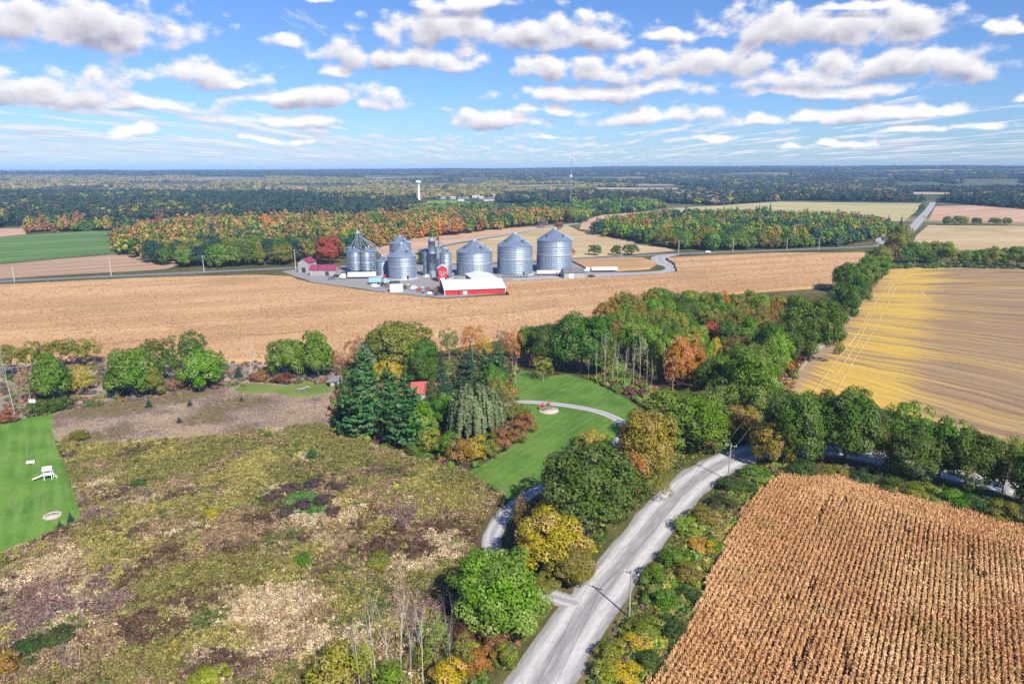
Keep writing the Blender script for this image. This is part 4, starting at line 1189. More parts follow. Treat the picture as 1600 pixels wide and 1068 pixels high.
def wood(place, poly, gap, palette, h, rad, keep, group, avoid=4.0, kinds=('mid', 'mid', 'airy'), proto_far='far', far_kinds=None):
    """individual trees for the KEEP points nearest the camera; returns the remaining points"""
    pts = hexpoints(poly, gap)
    for t in TREES:
        x, y = t.location.x, t.location.y
        rr = t.scale.x * 5
        pts = pts[np.hypot(pts[:, 0] - x, pts[:, 1] - y) > avoid + rr * 0.35]
    qx, qy = PX(pts[:, 0], pts[:, 1])
    for x0, x1, y0, y1 in ((1042, 1096, 586, 622), (1096, 1126, 536, 562), (1222, 1252, 548, 582), (1108, 1128, 562, 582), (1140, 1172, 562, 588)):   # glades below the brightest crowns
        kk = (qx > x0) & (qx < x1) & (qy > y0) & (qy < y1); pts, qx, qy = pts[~kk], qx[~kk], qy[~kk]
    order = np.argsort(np.hypot(pts[:, 0], pts[:, 1]))
    pts = pts[order]
    names = list(palette); wts = np.array([palette[n] for n in names], float); wts /= wts.sum()
    rec = []
    for x, y in pts[:keep]:
        # colours come in drifts
        k = names[int(np.searchsorted(np.cumsum(wts), (rng.random() * 0.75 + 0.25 * float(vnoise(x, y, 30, 2))) % 1.0))]
        rec.append((x, y, k))
    n = len(rec)
    depth = np.argsort(np.argsort([r[1] for r in rec]))
    band = ["nearest edge" if d < n / 3 else ("middle" if d < 2 * n / 3 else "far side") for d in depth]
    count = {}
    order2 = sorted(range(n), key=lambda i: PX(rec[i][0], rec[i][1])[0])
    lab = {}
    for i in order2:
        key = (band[i], rec[i][2]); c = count.get(key, 0); count[key] = c + 1; lab[i] = c
    for i in range(n):
        x, y, k = rec[i]
        tot = count[(band[i], k)]
        which = f"the only {k} tree" if tot == 1 else (f"{ORD[min(lab[i], 29)]} {k} tree from the left")
        l = f"{which}, {band[i]} of {place}"
        hh = h * random.uniform(0.82, 1.16); rr = rad * random.uniform(0.85, 1.2)
        plant(random.choice(kinds), x, y, rr, hh, NAMED[k], l, group)
    return pts[keep:]


WOOD_MAIN = gpoly([(948, 535), (950, 512), (990, 497), (1060, 485), (1130, 482), (1210, 484), (1270, 494), (1296, 505), (1262, 545), (1225, 590), (1200, 620), (1180, 645), (1140, 668), (1100, 645), (1060, 622), (1030, 600), (1000, 575)])
wood("the roadside wood", WOOD_MAIN, 7.2, {'dark green': 3.2, 'green': 5, 'bright green': 3.0, 'olive': 4.0, 'yellow green': 2.8, 'golden': 1.6, 'orange': 1.5, 'rust brown': 1.8}, 13.0, 4.3, 130, 'trees of the roadside wood')
SILO_WOOD = gpoly([(186, 398), (258, 416), (330, 419), (430, 415), (470, 412), (545, 404), (590, 388), (650, 374), (720, 366), (800, 356), (858, 350), (900, 347), (890, 339), (760, 343), (600, 346), (430, 352), (300, 356), (178, 366)])
rest1 = wood("the wood behind the bins", SILO_WOOD, 9.5, {'dark green': 3.2, 'green': 2.4, 'deep green': 3, 'olive': 2.0, 'golden': .5, 'rust brown': .5, 'grey': .9}, 14.5, 5.6, 95, 'trees of the big wood behind the bins', kinds=('far', 'far', 'mid'))
RIGHT_WOOD = gpoly([(922, 365), (990, 378), (1062, 391), (1110, 392), (1230, 389), (1310, 386), (1345, 380), (1392, 372), (1385, 362), (1330, 350), (1230, 346), (1120, 342), (1030, 346), (960, 356)])
rest2 = wood("the wood across the highway", RIGHT_WOOD, 9.5, {'dark green': 3.5, 'green': 3.5, 'deep green': 2, 'olive': 2.0, 'golden': .8, 'rust brown': .5, 'bright green': 0.8}, 13.5, 5.4, 60, 'trees of the wood across the highway', kinds=('far', 'far', 'mid'))


# ------------------------------------------------------------------ scattering: one object, many plants nobody would count
def scatter_group(collection):
    t = bpy.data.node_groups.new("scatter", 'GeometryNodeTree')
    t.interface.new_socket("Geometry", in_out='INPUT', socket_type='NodeSocketGeometry')
    t.interface.new_socket("Geometry", in_out='OUTPUT', socket_type='NodeSocketGeometry')
    n = t.nodes
    gi = n.new('NodeGroupInput'); go = n.new('NodeGroupOutput')
    ip = n.new('GeometryNodeInstanceOnPoints'); ci = n.new('GeometryNodeCollectionInfo')
    ci.inputs['Collection'].default_value = collection
    ci.inputs['Separate Children'].default_value = True
    ci.inputs['Reset Children'].default_value = True
    def attr(name, typ):
        a = n.new('GeometryNodeInputNamedAttribute'); a.data_type = typ; a.inputs['Name'].default_value = name
        return a.outputs['Attribute']
    cx = n.new('ShaderNodeCombineXYZ')
    t.links.new(attr('rot', 'FLOAT'), cx.inputs[2])
    t.links.new(gi.outputs[0], ip.inputs['Points'])
    t.links.new(ci.outputs[0], ip.inputs['Instance'])
    ip.inputs['Pick Instance'].default_value = True
    t.links.new(attr('pick', 'INT'), ip.inputs['Instance Index'])
    t.links.new(cx.outputs[0], ip.inputs['Rotation'])
    t.links.new(attr('scl', 'FLOAT_VECTOR'), ip.inputs['Scale'])
    t.links.new(ip.outputs[0], go.inputs[0])
    return t


def proto_collection(name, meshes):
    c = bpy.data.collections.new(name)
    for i, me in enumerate(meshes):
        o = bpy.data.objects.new(f"{name}.{i:03d}", me); c.objects.link(o)
    return scatter_group(c), len(meshes)


def scatter(name, group, P, scl, tint):
    tree_, k = group
    n = len(P)
    me = bpy.data.meshes.new(name)
    me.vertices.add(n); me.vertices.foreach_set('co', np.ascontiguousarray(P, np.float32).ravel())
    a = me.attributes.new('tint', 'FLOAT_COLOR', 'POINT')
    a.data.foreach_set('color', np.concatenate([tint, np.ones((n, 1))], 1).astype(np.float32).ravel())
    a = me.attributes.new('scl', 'FLOAT_VECTOR', 'POINT'); a.data.foreach_set('vector', np.ascontiguousarray(scl, np.float32).ravel())
    a = me.attributes.new('rot', 'FLOAT', 'POINT'); a.data.foreach_set('value', rng.uniform(0, 6.283, n).astype(np.float32))
    a = me.attributes.new('pick', 'INT', 'POINT'); a.data.foreach_set('value', rng.integers(0, k, n).astype(np.int32))
    o = link(name, me)
    md = o.modifiers.new("scatter", 'NODES'); md.node_group = tree_
    return tag(o, kind='stuff')


def low_tree(seed, conif=False):

    if conif:
        return conifer("tree_mass", seed, 5, 10, 9, 6, 12, 1.5, droop=0.14, power=.85, mat=M_LEAF_I)
    return broadleaf("tree_mass", seed, n_puff=14, per=17, leaf=1.7, puff_r=(0.30, 0.5), base=-0.02, mat=M_LEAF_I)


def tiny_tree(seed):
    return broadleaf("tree_speck", seed, n_puff=8, per=7, leaf=3.0, puff_r=(0.35, 0.55), base=-0.1, mat=M_LEAF_I)


G_WOOD = proto_collection("wood_trees", [broadleaf("tree_mass", 201 + i, n_puff=20, per=24, leaf=1.1, puff_r=(0.26, 0.44), base=0.0, mat=M_LEAF_I) for i in range(4)] + [low_tree(210, True)])
G_FAR = proto_collection("far_trees", [low_tree(221), low_tree(222), low_tree(223), low_tree(224, True)])
G_SPECK = proto_collection("speck_trees", [tiny_tree(231), tiny_tree(232), tiny_tree(233)])
G_CONI = proto_collection("far_conifers", [low_tree(241, True), low_tree(242, True), low_tree(243)])


def palette_tints(X, Y, cols, w, s=60, jit=0.18):
    n = len(X)
    w = np.cumsum(np.array(w, float) / np.sum(w))
    v = np.clip(0.5 + (fbm(X, Y, s, 4, 3) - 0.5) * 1.5, 0, 0.999) * 0.45 + rng.random(n) * 0.55
    # even out the mixture
    r = np.argsort(np.argsort(v)) / max(n, 1)
    k = np.searchsorted(w, r)
    c = np.array(cols)[np.clip(k, 0, len(cols) - 1)]
    return c * rng.uniform(1 - jit, 1 + jit, (n, 1)) * rng.uniform(0.93, 1.07, (n, 3))


# open strips seen far off: (x0, x1, y0, y1) in the photograph
STRIPS = [(925, 1065, 293, 297), (850, 1015, 275, 279.5), (1325, 1405, 276.5, 280), (1395, 1475, 284, 290), (1420, 1492, 300, 304.5), (300, 420, 276, 278.5), (560, 700, 274, 276.5), (60, 210, 295, 301), (640, 760, 284, 287),
          (1090, 1240, 271.5, 273.5), (0, 130, 272, 274), (430, 560, 288, 291), (1500, 1600, 279, 282.5), (720, 800, 277, 280), (790, 900, 288, 291.5), (200, 330, 285, 288)]


def in_strips(pts):
    px, py = PX(pts[:, 0], pts[:, 1], hill(pts[:, 0], pts[:, 1]))
    up = FPX * 15.0 / depth_of(pts[:, 0], pts[:, 1])
    k = np.zeros(len(pts), bool)
    for x0, x1, y0, y1 in STRIPS:
        k |= (px > x0 + 4 * np.sin(py)) & (px < x1 + 5 * np.sin(py * 2)) & (py > y0) & (py < y1 + up * .9)
    return k


def far_wood(name, pts, cols, w, h, rad, group, s=80, dens=1.0, mask=None):
    if mask is not None: pts = pts[mask(pts[:, 0], pts[:, 1]) & ~in_strips(pts)]
    X, Y = pts[:, 0], pts[:, 1]
    n = len(X)
    sc_ = np.stack([rad / 5 * rng.uniform(0.7, 1.3, n)] * 2 + [h / 10 * rng.uniform(0.65, 1.25, n)], 1)
    return scatter(name, group, np.stack([X, Y, hill(X, Y) - 0.2], 1), sc_, palette_tints(X, Y, cols, w, s))


def clear_of(pts, polys, pad=0.0):
    k = np.ones(len(pts), bool)
    for p in polys: k &= ~inside(p, pts[:, 0], pts[:, 1])
    return pts[k]


AUT = [DK, GR, OL, GO, OR, RU, DB]
far_wood("forest", rest1, [DB, DK, OL, (.30, .22, .05), GO, RU, (.42, .20, .045)], [1.5, 2, 3.0, 2.2, 1.8, 1.3, .9], 14.5, 5.8, G_WOOD, 60)
far_wood("forest", rest2, [DB, DK, GR, OL, RU, GO], [2, 3, 2.6, 2, .8, .6], 13.5, 5.4, G_WOOD, 50)
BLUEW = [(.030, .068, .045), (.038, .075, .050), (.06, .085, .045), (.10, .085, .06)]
far_wood("forest", hexpoints(gpoly([(-250, 372), (-250, 306), (200, 305), (420, 308), (560, 312), (650, 318), (655, 327), (600, 331), (430, 337), (300, 342), (182, 350), (170, 357), (100, 356), (30, 353)]), 10.5), BLUEW + [OL], [4, 3, 2, 1, .6], 15, 6.2, G_FAR, 150)  # left band: cloud shadow put into the dark bluish tree colours
far_wood("forest", hexpoints(gpoly([(45, 364), (45, 352), (130, 350), (172, 352), (172, 360), (110, 362)]), 9), [RU, GO, OL, DK], [3, 1, 2, 1.5], 12, 5.4, G_WOOD, 40)
far_wood("forest", hexpoints(gpoly([(640, 346), (760, 343), (860, 342), (912, 348), (925, 338), (1000, 330), (1040, 325), (1010, 319), (930, 321), (900, 326), (800, 331), (740, 327), (664, 330), (640, 333)]), 10), [DB, DK, GR, OL, GY], [3, 3, 2, 1.5, .5], 13, 5.6, G_FAR, 90)
far_wood("forest", hexpoints(gpoly([(780, 318), (1010, 316), (1120, 321), (1230, 313), (1440, 316), (1452, 306), (1470, 316), (1600, 327), (1850, 333), (1850, 296), (1500, 300), (1400, 294), (1290, 288), (1180, 293), (1060, 300), (900, 303), (780, 310)]), 13.5),
         BLUEW + [OL, GY], [4, 4, 3, 2, 1.2, 1.0], 15, 7.5, G_FAR, 260, mask=lambda x, y: fbm(x, y, 330, 31, 3) > 0.36)
far_wood("forest", hexpoints(gpoly([(-400, 305), (200, 304), (480, 307), (660, 312), (900, 303), (1000, 294), (900, 290), (400, 283), (-400, 283)]), 17), [(.25, .235, .06), (.34, .30, .11), (.15, .165, .06), (.38, .28, .14), (.08, .11, .05)], [3, 2.6, 1.8, 1.8, 1.3], 13, 7.5, G_FAR, 400,
         mask=lambda x, y: fbm(x, y, 260, 37, 3) > 0.40)
far_wood("forest", hexpoints([(-4600, 4100), (4600, 4100), (9500, 8200), (-9500, 8200)], 44), BLUEW + [(.15, .14, .06)], [4, 3, 2, 1.4, .8], 17, 22, G_SPECK, 1400, mask=lambda x, y: fbm(x * .7, y, 2600, 43, 4) > 0.53)
far_wood("forest", hexpoints([(-3000, 2600), (3600, 2700), (4800, 4200), (-4600, 4200)], 27), BLUEW + [(.16, .15, .05), OL], [3, 3, 2, 1.5, 1.6, 1.0], 15, 13, G_SPECK, 600, mask=lambda x, y: fbm(x * .7, y, 1300, 47, 4) > 0.54)

for i, (x0, x1, y0, y1) in enumerate(STRIPS):
    zz = float(hill(*[np.array([v]) for v in G((x0 + x1) / 2, (y0 + y1) / 2)])[0])
    if zz < 3.0:
        sheet("distant_field", gpoly([(x0 + 4, y1), (x0, (y0 + y1) / 2), (x0 + 9, y0), (x1 - 12, y0), (x1, (y0 + y1) / 2), (x1 - 5, y1)]), 0.25 + zz + .04 * i, [M_TAN, M_HAY, M_PINK, M_GREENF][i % 4 if i != 7 else 1], amp=4)


# ------------------------------------------------------------------ standing corn of the near field, row by row
def corn_meshes():
    g = np.random.default_rng(5)
    poly = CORN_NEAR
    # head rows run along the upper edge; everything else along ROW
    top = gpoly([(1132, 858), (1158, 808), (1180, 779), (1208, 757), (1245, 746), (1290, 745), (1335, 751), (1400, 768), (1500, 796), (1610, 826), (1800, 880)])
    topl = np.array(smooth_line(top, 8))
    def dist_top(X, Y):
        d = np.full(len(X), 1e9); dirs = np.zeros(len(X)); first = np.zeros(len(X), bool)
        segs = list(zip(topl[24:-1], topl[25:]))
        for kk_, (a, b) in enumerate(segs):
            v = b - a; t = np.clip(((X - a[0]) * v[0] + (Y - a[1]) * v[1]) / (v @ v), 0, 1)
            e = np.hypot(X - a[0] - t * v[0], Y - a[1] - t * v[1])
            m = e < d; d[m] = e[m]; first[m] = (t[m] <= 0) & (kk_ == 0); dirs[m] = math.atan2(v[1], v[0])
        d[first] = 1e9
        return d, dirs
    P = np.array(poly); c0 = np.array(G(1200, 900))
    d = np.array([math.cos(ROW), math.sin(ROW)]); nrm = np.array([-d[1], d[0]])
    rel = P - c0
    pitch = 0.75
    k0, k1 = int((rel @ nrm).min() / pitch) - 1, int((rel @ nrm).max() / pitch) + 1
    a0, a1 = (rel @ d).min(), (rel @ d).max()
    X, Y = [], []
    for k in range(k0, k1):
        s = np.arange(a0, a1, 0.20); s = s + g.uniform(-.07, .07, len(s))
        o = k * pitch + 0.14 * np.sin(s * 0.06 + k * 0.02) + g.normal(0, .05, len(s))
        q = c0 + np.outer(s, d) + np.outer(o, nrm)
        X.append(q[:, 0]); Y.append(q[:, 1])
    X = np.concatenate(X); Y = np.concatenate(Y)
    px, py = PX(X, Y)
    ok = inside(poly, X, Y) & (px < 1660) & (py < 1120)
    X, Y = X[ok], Y[ok]
    dt, dirs = dist_top(X, Y)
    HEAD = 12.0
    main = dt > HEAD + 2.0 * (fbm(X, Y, 9, 3, 2) - 0.5)
    ang = np.full(len(X), ROW)
    X, Y, ang = X[main], Y[main], ang[main]
    # head rows: along the edge
    hx, hy, ha = [], [], []
    L = np.concatenate([[0], np.cumsum(np.linalg.norm(np.diff(topl, axis=0), axis=1))])
    for k in range(int(HEAD / pitch) + 1):
        s = np.arange(L[24], L[-1], 0.22)
        bx, by = np.interp(s, L, topl[:, 0]), np.interp(s, L, topl[:, 1])
        tx, ty = np.gradient(bx), np.gradient(by); q = np.hypot(tx, ty); tx /= q; ty /= q
        o = 0.4 + k * pitch + g.normal(0, .09, len(s))
        hx.append(bx + ty * o + g.uniform(-.1, .1, len(s))); hy.append(by - tx * o + g.uniform(-.1, .1, len(s))); ha.append(np.arctan2(ty, tx))
    hx, hy, ha = map(np.concatenate, (hx, hy, ha))
    px, py = PX(hx, hy)
    dtt, _ = dist_top(hx, hy)
    ok = inside(poly, hx, hy) & (px < 1660) & (dtt < HEAD + 0.3)
    X = np.concatenate([X, hx[ok]]); Y = np.concatenate([Y, hy[ok]]); ang = np.concatenate([ang, ha[ok]])
    # gaps where plants failed
    gap = (fbm(X, Y, 3.5, 71, 2) > 0.88) | (g.random(len(X)) < 0.02)
    # wheel gaps seen as dark slots in the rows
    for (ga, gb) in [((1272, 822), (1300, 780)), ((1258, 946), (1268, 912)), ((1240, 1060), (1270, 1000)), ((1318, 1066), (1322, 1020)), ((1310, 800), (1330, 775)), ((1515, 895), (1518, 865)), ((1440, 862), (1445, 838))]:
        a = np.array(G(*ga)); b = np.array(G(*gb)); v = b - a
        t = np.clip(((X - a[0]) * v[0] + (Y - a[1]) * v[1]) / (v @ v), 0, 1)
        gap |= (np.hypot(X - a[0] - t * v[0], Y - a[1] - t * v[1]) < 0.42) & (g.random(len(X)) < 0.8)
    X, Y, ang = X[~gap], Y[~gap], ang[~gap]
    n = len(X)
    H = 1.9 * (0.86 + 0.28 * fbm(X, Y, 12, 8, 3)) * g.uniform(0.88, 1.08, n)
    tone = fbm(X, Y, 16, 12, 3) + 0.10 * g.normal(size=n)
    Vs, va, pu = [], [], []
    LV = 9
    for j in range(LV):
        a = np.where(g.random(n) < 0.72, ang + np.pi / 2 * np.where(g.random(n) < .5, 1, -1), g.uniform(0, 6.28, n)) + g.normal(0, 0.55, n)
        z0 = H * g.uniform(0.35, 0.95, n); L = g.uniform(0.18, 0.36, n)
        z1 = np.maximum(z0 + g.uniform(-0.30, 0.16, n), 0.15)
        w = g.uniform(0.04, 0.075, n) * 1.4
        dx, dy = np.cos(a), np.sin(a)
        tw = g.uniform(-.8, .8, n)
        q = np.stack([np.stack([X - dy * w * .5, Y + dx * w * .5, z0], 1), np.stack([X + dy * w * .5, Y - dx * w * .5, z0], 1),
                      np.stack([X + dx * L + dy * w, Y + dy * L - dx * w, z1 + w * tw], 1), np.stack([X + dx * L * .95 - dy * w, Y + dy * L * .95 + dx * w, z1 - w * tw], 1)], 1)
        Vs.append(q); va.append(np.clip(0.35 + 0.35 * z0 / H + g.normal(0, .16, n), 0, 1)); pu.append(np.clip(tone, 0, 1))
    # stalk with tassel
    for th in (0.0, 1.57):
        a = g.uniform(0, 3.14, n) + th
        dx, dy = np.cos(a) * 0.035, np.sin(a) * 0.035
        lean = g.normal(0, .10, (n, 2))
        q = np.stack([np.stack([X - dx, Y - dy, 0 * X], 1), np.stack([X + dx, Y + dy, 0 * X], 1), np.stack([X + dx * 1.6 + lean[:, 0], Y + dy * 1.6 + lean[:, 1], H * 1.04], 1), np.stack([X - dx * 1.6 + lean[:, 0], Y - dy * 1.6 + lean[:, 1], H * 1.04], 1)], 1)
        Vs.append(q); va.append(np.clip(0.5 + g.normal(0, .15, n), 0, 1)); pu.append(np.clip(tone, 0, 1))
    V = np.concatenate(Vs).reshape(-1, 3)
    F = np.arange(len(V)).reshape(-1, 4)
    m, q, out = new_mat("corn_leaf")
    v = q.n.new('ShaderNodeAttribute'); v.attribute_name = 'var'
    p = q.n.new('ShaderNodeAttribute'); p.attribute_name = 'puff'
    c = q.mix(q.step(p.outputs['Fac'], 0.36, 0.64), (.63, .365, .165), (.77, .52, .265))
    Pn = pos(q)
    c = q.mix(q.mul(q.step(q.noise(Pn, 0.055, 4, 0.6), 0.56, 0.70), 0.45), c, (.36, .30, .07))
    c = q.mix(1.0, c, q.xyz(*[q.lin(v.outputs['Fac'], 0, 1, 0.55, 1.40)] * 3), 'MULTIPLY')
    b = q.n.new('ShaderNodeBsdfPrincipled'); q.l.new(c, b.inputs['Base Color']); b.inputs['Roughness'].default_value = 0.7; b.inputs['Specular IOR Level'].default_value = 0.2
    trn = q.n.new('ShaderNodeBsdfTranslucent'); q.l.new(c, trn.inputs[0])
    mx = q.n.new('ShaderNodeMixShader'); mx.inputs[0].default_value = 0.2
    q.l.new(b.outputs[0], mx.inputs[1]); q.l.new(trn.outputs[0], mx.inputs[2]); q.l.new(mx.outputs[0], out.inputs[0])
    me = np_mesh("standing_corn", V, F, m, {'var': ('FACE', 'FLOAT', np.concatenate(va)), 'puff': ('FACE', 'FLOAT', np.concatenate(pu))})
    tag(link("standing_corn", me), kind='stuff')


corn_meshes()


# ------------------------------------------------------------------ weeds and grasses
def blades(name, seed, n, h, spread, w=0.05, droop=0.3):
    g = np.random.default_rng(seed)
    a = g.uniform(0, 6.28, n); r = np.sqrt(g.random(n)) * spread
    bx, by = np.cos(a) * r, np.sin(a) * r
    L = h * g.uniform(0.6, 1.1, n); t = a + g.normal(0, .7, n)
    lean = g.uniform(0.1, 0.6, n) * droop
    tx, ty = bx + np.cos(t) * L * lean, by + np.sin(t) * L * lean
    s = g.uniform(0, 3.14, n); dx, dy = np.cos(s) * w, np.sin(s) * w
    q = np.stack([np.stack([bx - dx, by - dy, 0 * bx - .05], 1), np.stack([bx + dx, by + dy, 0 * bx - .05], 1), np.stack([tx + dx * .5, ty + dy * .5, L], 1), np.stack([tx - dx * .5, ty - dy * .5, L * .96], 1)], 1)
    return np_mesh(name, q.reshape(-1, 3), np.arange(4 * n).reshape(n, 4), M_WEED_I, {'var': ('FACE', 'FLOAT', np.clip(g.normal(.5, .22, n), 0, 1)), 'puff': ('FACE', 'FLOAT', g.random(n))})


def weed(name, seed, n, h, spread, leaf):
    """stems ending in a head of small leaves"""
    g = np.random.default_rng(seed)
    ns = 9
    ba = g.uniform(0, 6.28, ns); br = np.sqrt(g.random(ns)) * spread
    parts = []
    for i in range(ns):
        m = n // ns
        hh = h * g.uniform(0.6, 1.1)
        P = np.stack([br[i] * math.cos(ba[i]) + g.normal(size=m) * .10, br[i] * math.sin(ba[i]) + g.normal(size=m) * .10, hh * g.uniform(0.15, 1.0, m) ** 0.7], 1)
        Nn = np.stack([g.normal(size=m), g.normal(size=m), np.full(m, .8)], 1)
        V, F = quads(P, Nn, leaf * g.uniform(.7, 1.3, m), g, 0.6)
        parts.append((V, F, np.clip(P[:, 2] / h * .6 + g.normal(.15, .18, m), 0, 1), np.full(m, g.random())))
    return leaf_mesh(name, parts, M_WEED_I)


G_WEED = proto_collection("meadow_weeds", [blades("grass_tuft", 301, 22, .80, .42, .042), blades("grass_tuft", 302, 20, 1.0, .38, .042), weed("weed", 303, 36, 1.0, .36, .24), weed("weed", 304, 32, .85, .40, .23), weed("weed", 305, 40, 1.15, .34, .21)])
G_GRASS = proto_collection("dry_grass_tufts", [blades("grass_tuft", 311, 24, .60, .5, .030, .6), blades("grass_tuft", 312, 24, .7, .45, .030, .8)])
G_BUSH = proto_collection("undergrowth_bushes", [broadleaf("bush", 321 + i, Rr=1.0, H=1.6, n_puff=12, per=24, leaf=.30, puff_r=(.28, .5), base=-.05, mat=M_LEAF_I) for i in range(3)] + [weed("weed", 326, 80, 1.2, .7, .26)])
G_CORNT = proto_collection("corn_tops", [weed("corn_top", 331, 24, 1.15, .55, .40), blades("corn_top", 332, 18, 1.05, .6, .07, .8)])


def poly_points(poly, n, view=60, g=rng):
    P = np.array(poly); x0, y0 = P.min(0); x1, y1 = P.max(0)
    out = np.zeros((0, 2))
    while len(out) < n:
        q = np.stack([g.uniform(x0, x1, n * 2), g.uniform(y0, y1, n * 2)], 1)
        px, py = PX(q[:, 0], q[:, 1])
        k = inside(poly, q[:, 0], q[:, 1]) & (px > -view) & (px < 1600 + view) & (py < 1068 + view * 1.3)
        out = np.concatenate([out, q[k]])
        if k.sum() < 5: break
    return out[:n]


def build_meadow():
    g = np.random.default_rng(17)
    pts = poly_points(MEADOW, 76000)
    X, Y = pts[:, 0], pts[:, 1]
    rag = 0.9 * g.random(len(X)) ** 2
    keep = (~inside(LAWN_L, X, Y) | (edge_dist(LAWN_L, X, Y) < rag)) & (~inside(LAWN_H, X, Y) | (edge_dist(LAWN_H, X, Y) < rag * 1.3))
    dr = np.array(ribbon_line)
    dd = np.full(len(X), 1e9)
    for p in dr: dd = np.minimum(dd, np.hypot(X - p[0], Y - p[1]))
    keep &= dd > 3.0
    X, Y = X[keep], Y[keep]; n = len(X)
    px, py = PX(X, Y)
    a = fbm(X, Y, 17, 61, 4); b = fbm(X, Y, 9, 62, 4); c = fbm(X, Y, 4.5, 63, 3); e = fbm(X, Y, 26, 64, 3)
    names = ['olive', 'yg', 'straw', 'brown', 'purple', 'green', 'gold', 'red', 'tan', 'vivid']
    cols = np.array([(.205, .195, .050), (.315, .285, .070), (.50, .40, .23), (.125, .078, .046), (.22, .15, .12), (.095, .140, .030), (.40, .30, .05), (.19, .075, .05), (.30, .215, .11), (.09, .24, .045)])
    low = np.clip((py - 740) / 180, 0, 1)
    f = lambda s_, k: (fbm(X, Y, s_, k, 4) - 0.5) * 2
    ring = np.exp(-(((px - 475) / 62) ** 2 + ((py - 788) / 34) ** 2) ** 2)
    redz = np.exp(-(((px - 640) / 95) ** 2 + ((py - 925) / 70) ** 2))
    topz = np.clip((760 - py) / 40, 0, 1)
    right = np.clip((px - 560) / 160, 0, 1) * (1 - low)
    W = np.stack([0.62 + 2.0 * f(13, 61) + .9 * topz, 0.30 + 2.2 * f(8, 62) + .5 * topz, 0.20 + 3.0 * f(9, 63) + .45 * low + .5 * right, 0.12 + 2.6 * f(7, 64) + .2 * low, -0.35 + 2.6 * f(10, 65) + .5 * low,
                  -0.1 + 2.4 * f(6, 66) + .4 * right, -0.75 + 2.4 * f(6, 67), -1.5 + 2.2 * f(7, 68) + 1.9 * redz, 0.42 + 2.2 * f(7, 69) + .2 * low, -8.1 + 10.6 * ring + 3.0 * f(6, 70)], 1)
    W = W * 2.4 + g.gumbel(size=W.shape) * 0.62
    pk = W.argmax(1)
    C = cols[pk]
    sc_ = np.where(g.random(n) < .05, 1.3, 1.0) * g.uniform(.65, 1.15, n) * (0.75 + 0.5 * fbm(X, Y, 6, 77, 3))
    sc_[pk == 9] *= .6; sc_[pk == 2] *= .9
    C = C * g.uniform(.6, 1.4, (n, 1)) * g.uniform(.94, 1.06, (n, 3))
    scatter("meadow_plants", G_WEED, np.stack([X, Y, 0 * X + .02], 1), np.stack([sc_ * 1.05, sc_ * 1.05, sc_ * g.uniform(.75, 1.15, n)], 1), C)
    # taller clumps standing out of the grass
    pts = poly_points(MEADOW, 1100); X, Y = pts[:, 0], pts[:, 1]
    keep = ~inside(LAWN_L, X, Y) & ~inside(LAWN_H, X, Y) & (edge_dist(LAWN_L, X, Y) > 1.0)
    dd = np.full(len(X), 1e9)
    for p in ribbon_line: dd = np.minimum(dd, np.hypot(X - p[0], Y - p[1]))
    keep &= (dd > 3.5) & (fbm(X, Y, 12, 91, 3) + g.normal(0, .12, len(X)) > .52)
    X, Y = X[keep], Y[keep]; n = len(X); s = g.uniform(.35, .85, n) * (0.8 + .4 * g.random(n) ** 4)
    scatter("meadow_clumps", G_BUSH, np.stack([X, Y, 0 * X], 1), np.stack([s, s, s * g.uniform(.55, .9, n)], 1), palette_tints(X, Y, [OL, YG, (.30, .24, .06), GR, (.17, .11, .06), (.12, .15, .04)], [3, 2, 2, 1, 2, 2], 10, .25))
    # dry grass above it
    pts = poly_points(DRY, 15000); pts = pts[~inside(POND_LAWN, pts[:, 0], pts[:, 1])]; X, Y = pts[:, 0], pts[:, 1]; n = len(X)
    a = fbm(X, Y, 11, 66, 4) + g.normal(0, .05, n)
    C = np.where((a > .52)[:, None], np.array([(.40, .31, .235)]), np.array([(.27, .20, .17)]))
    C[a < .41] = (.22, .18, .085); C[a > .64] = (.46, .37, .26)
    s = g.uniform(.6, 1.0, n)
    scatter("dry_grass", G_GRASS, np.stack([X, Y, 0 * X + .03], 1), np.stack([s, s, s * .62], 1), C * g.uniform(.8, 1.2, (n, 1)))


ribbon_line = [tuple(p) for p in apron]
build_meadow()


def bushes(name, poly, n, cols, w, smin, smax, road=5.2, extra=None):
    g = np.random.default_rng(abs(hash(name)) % 1000 if False else len(name) * 7)
    pts = poly_points(poly, n, 80, g); X, Y = pts[:, 0], pts[:, 1]
    keep = ~inside(LAWN_H, X, Y) & ~inside(CORN_NEAR, X, Y)
    for line, rr in ((ROAD, road), (apron, 2.9)):
        L = np.array(line); d = np.full(len(X), 1e9)
        for p, q in zip(L[:-1], L[1:]):
            v = q - p; t = np.clip(((X - p[0]) * v[0] + (Y - p[1]) * v[1]) / (v @ v), 0, 1)
            d = np.minimum(d, np.hypot(X - p[0] - t * v[0], Y - p[1] - t * v[1]))
        keep &= d > rr
        if line is ROAD: dr = d
    X, Y = X[keep], Y[keep]; dr = dr[keep]
    n = len(X)
    s = g.uniform(smin, smax, n) * np.clip(0.35 + (dr - road) * 0.22, .35, 1)
    scatter(name, G_BUSH, np.stack([X, Y, 0 * X], 1), np.stack([s, s, s * g.uniform(.6, 1.0, n)], 1), palette_tints(X, Y, cols, w, 9, .25))


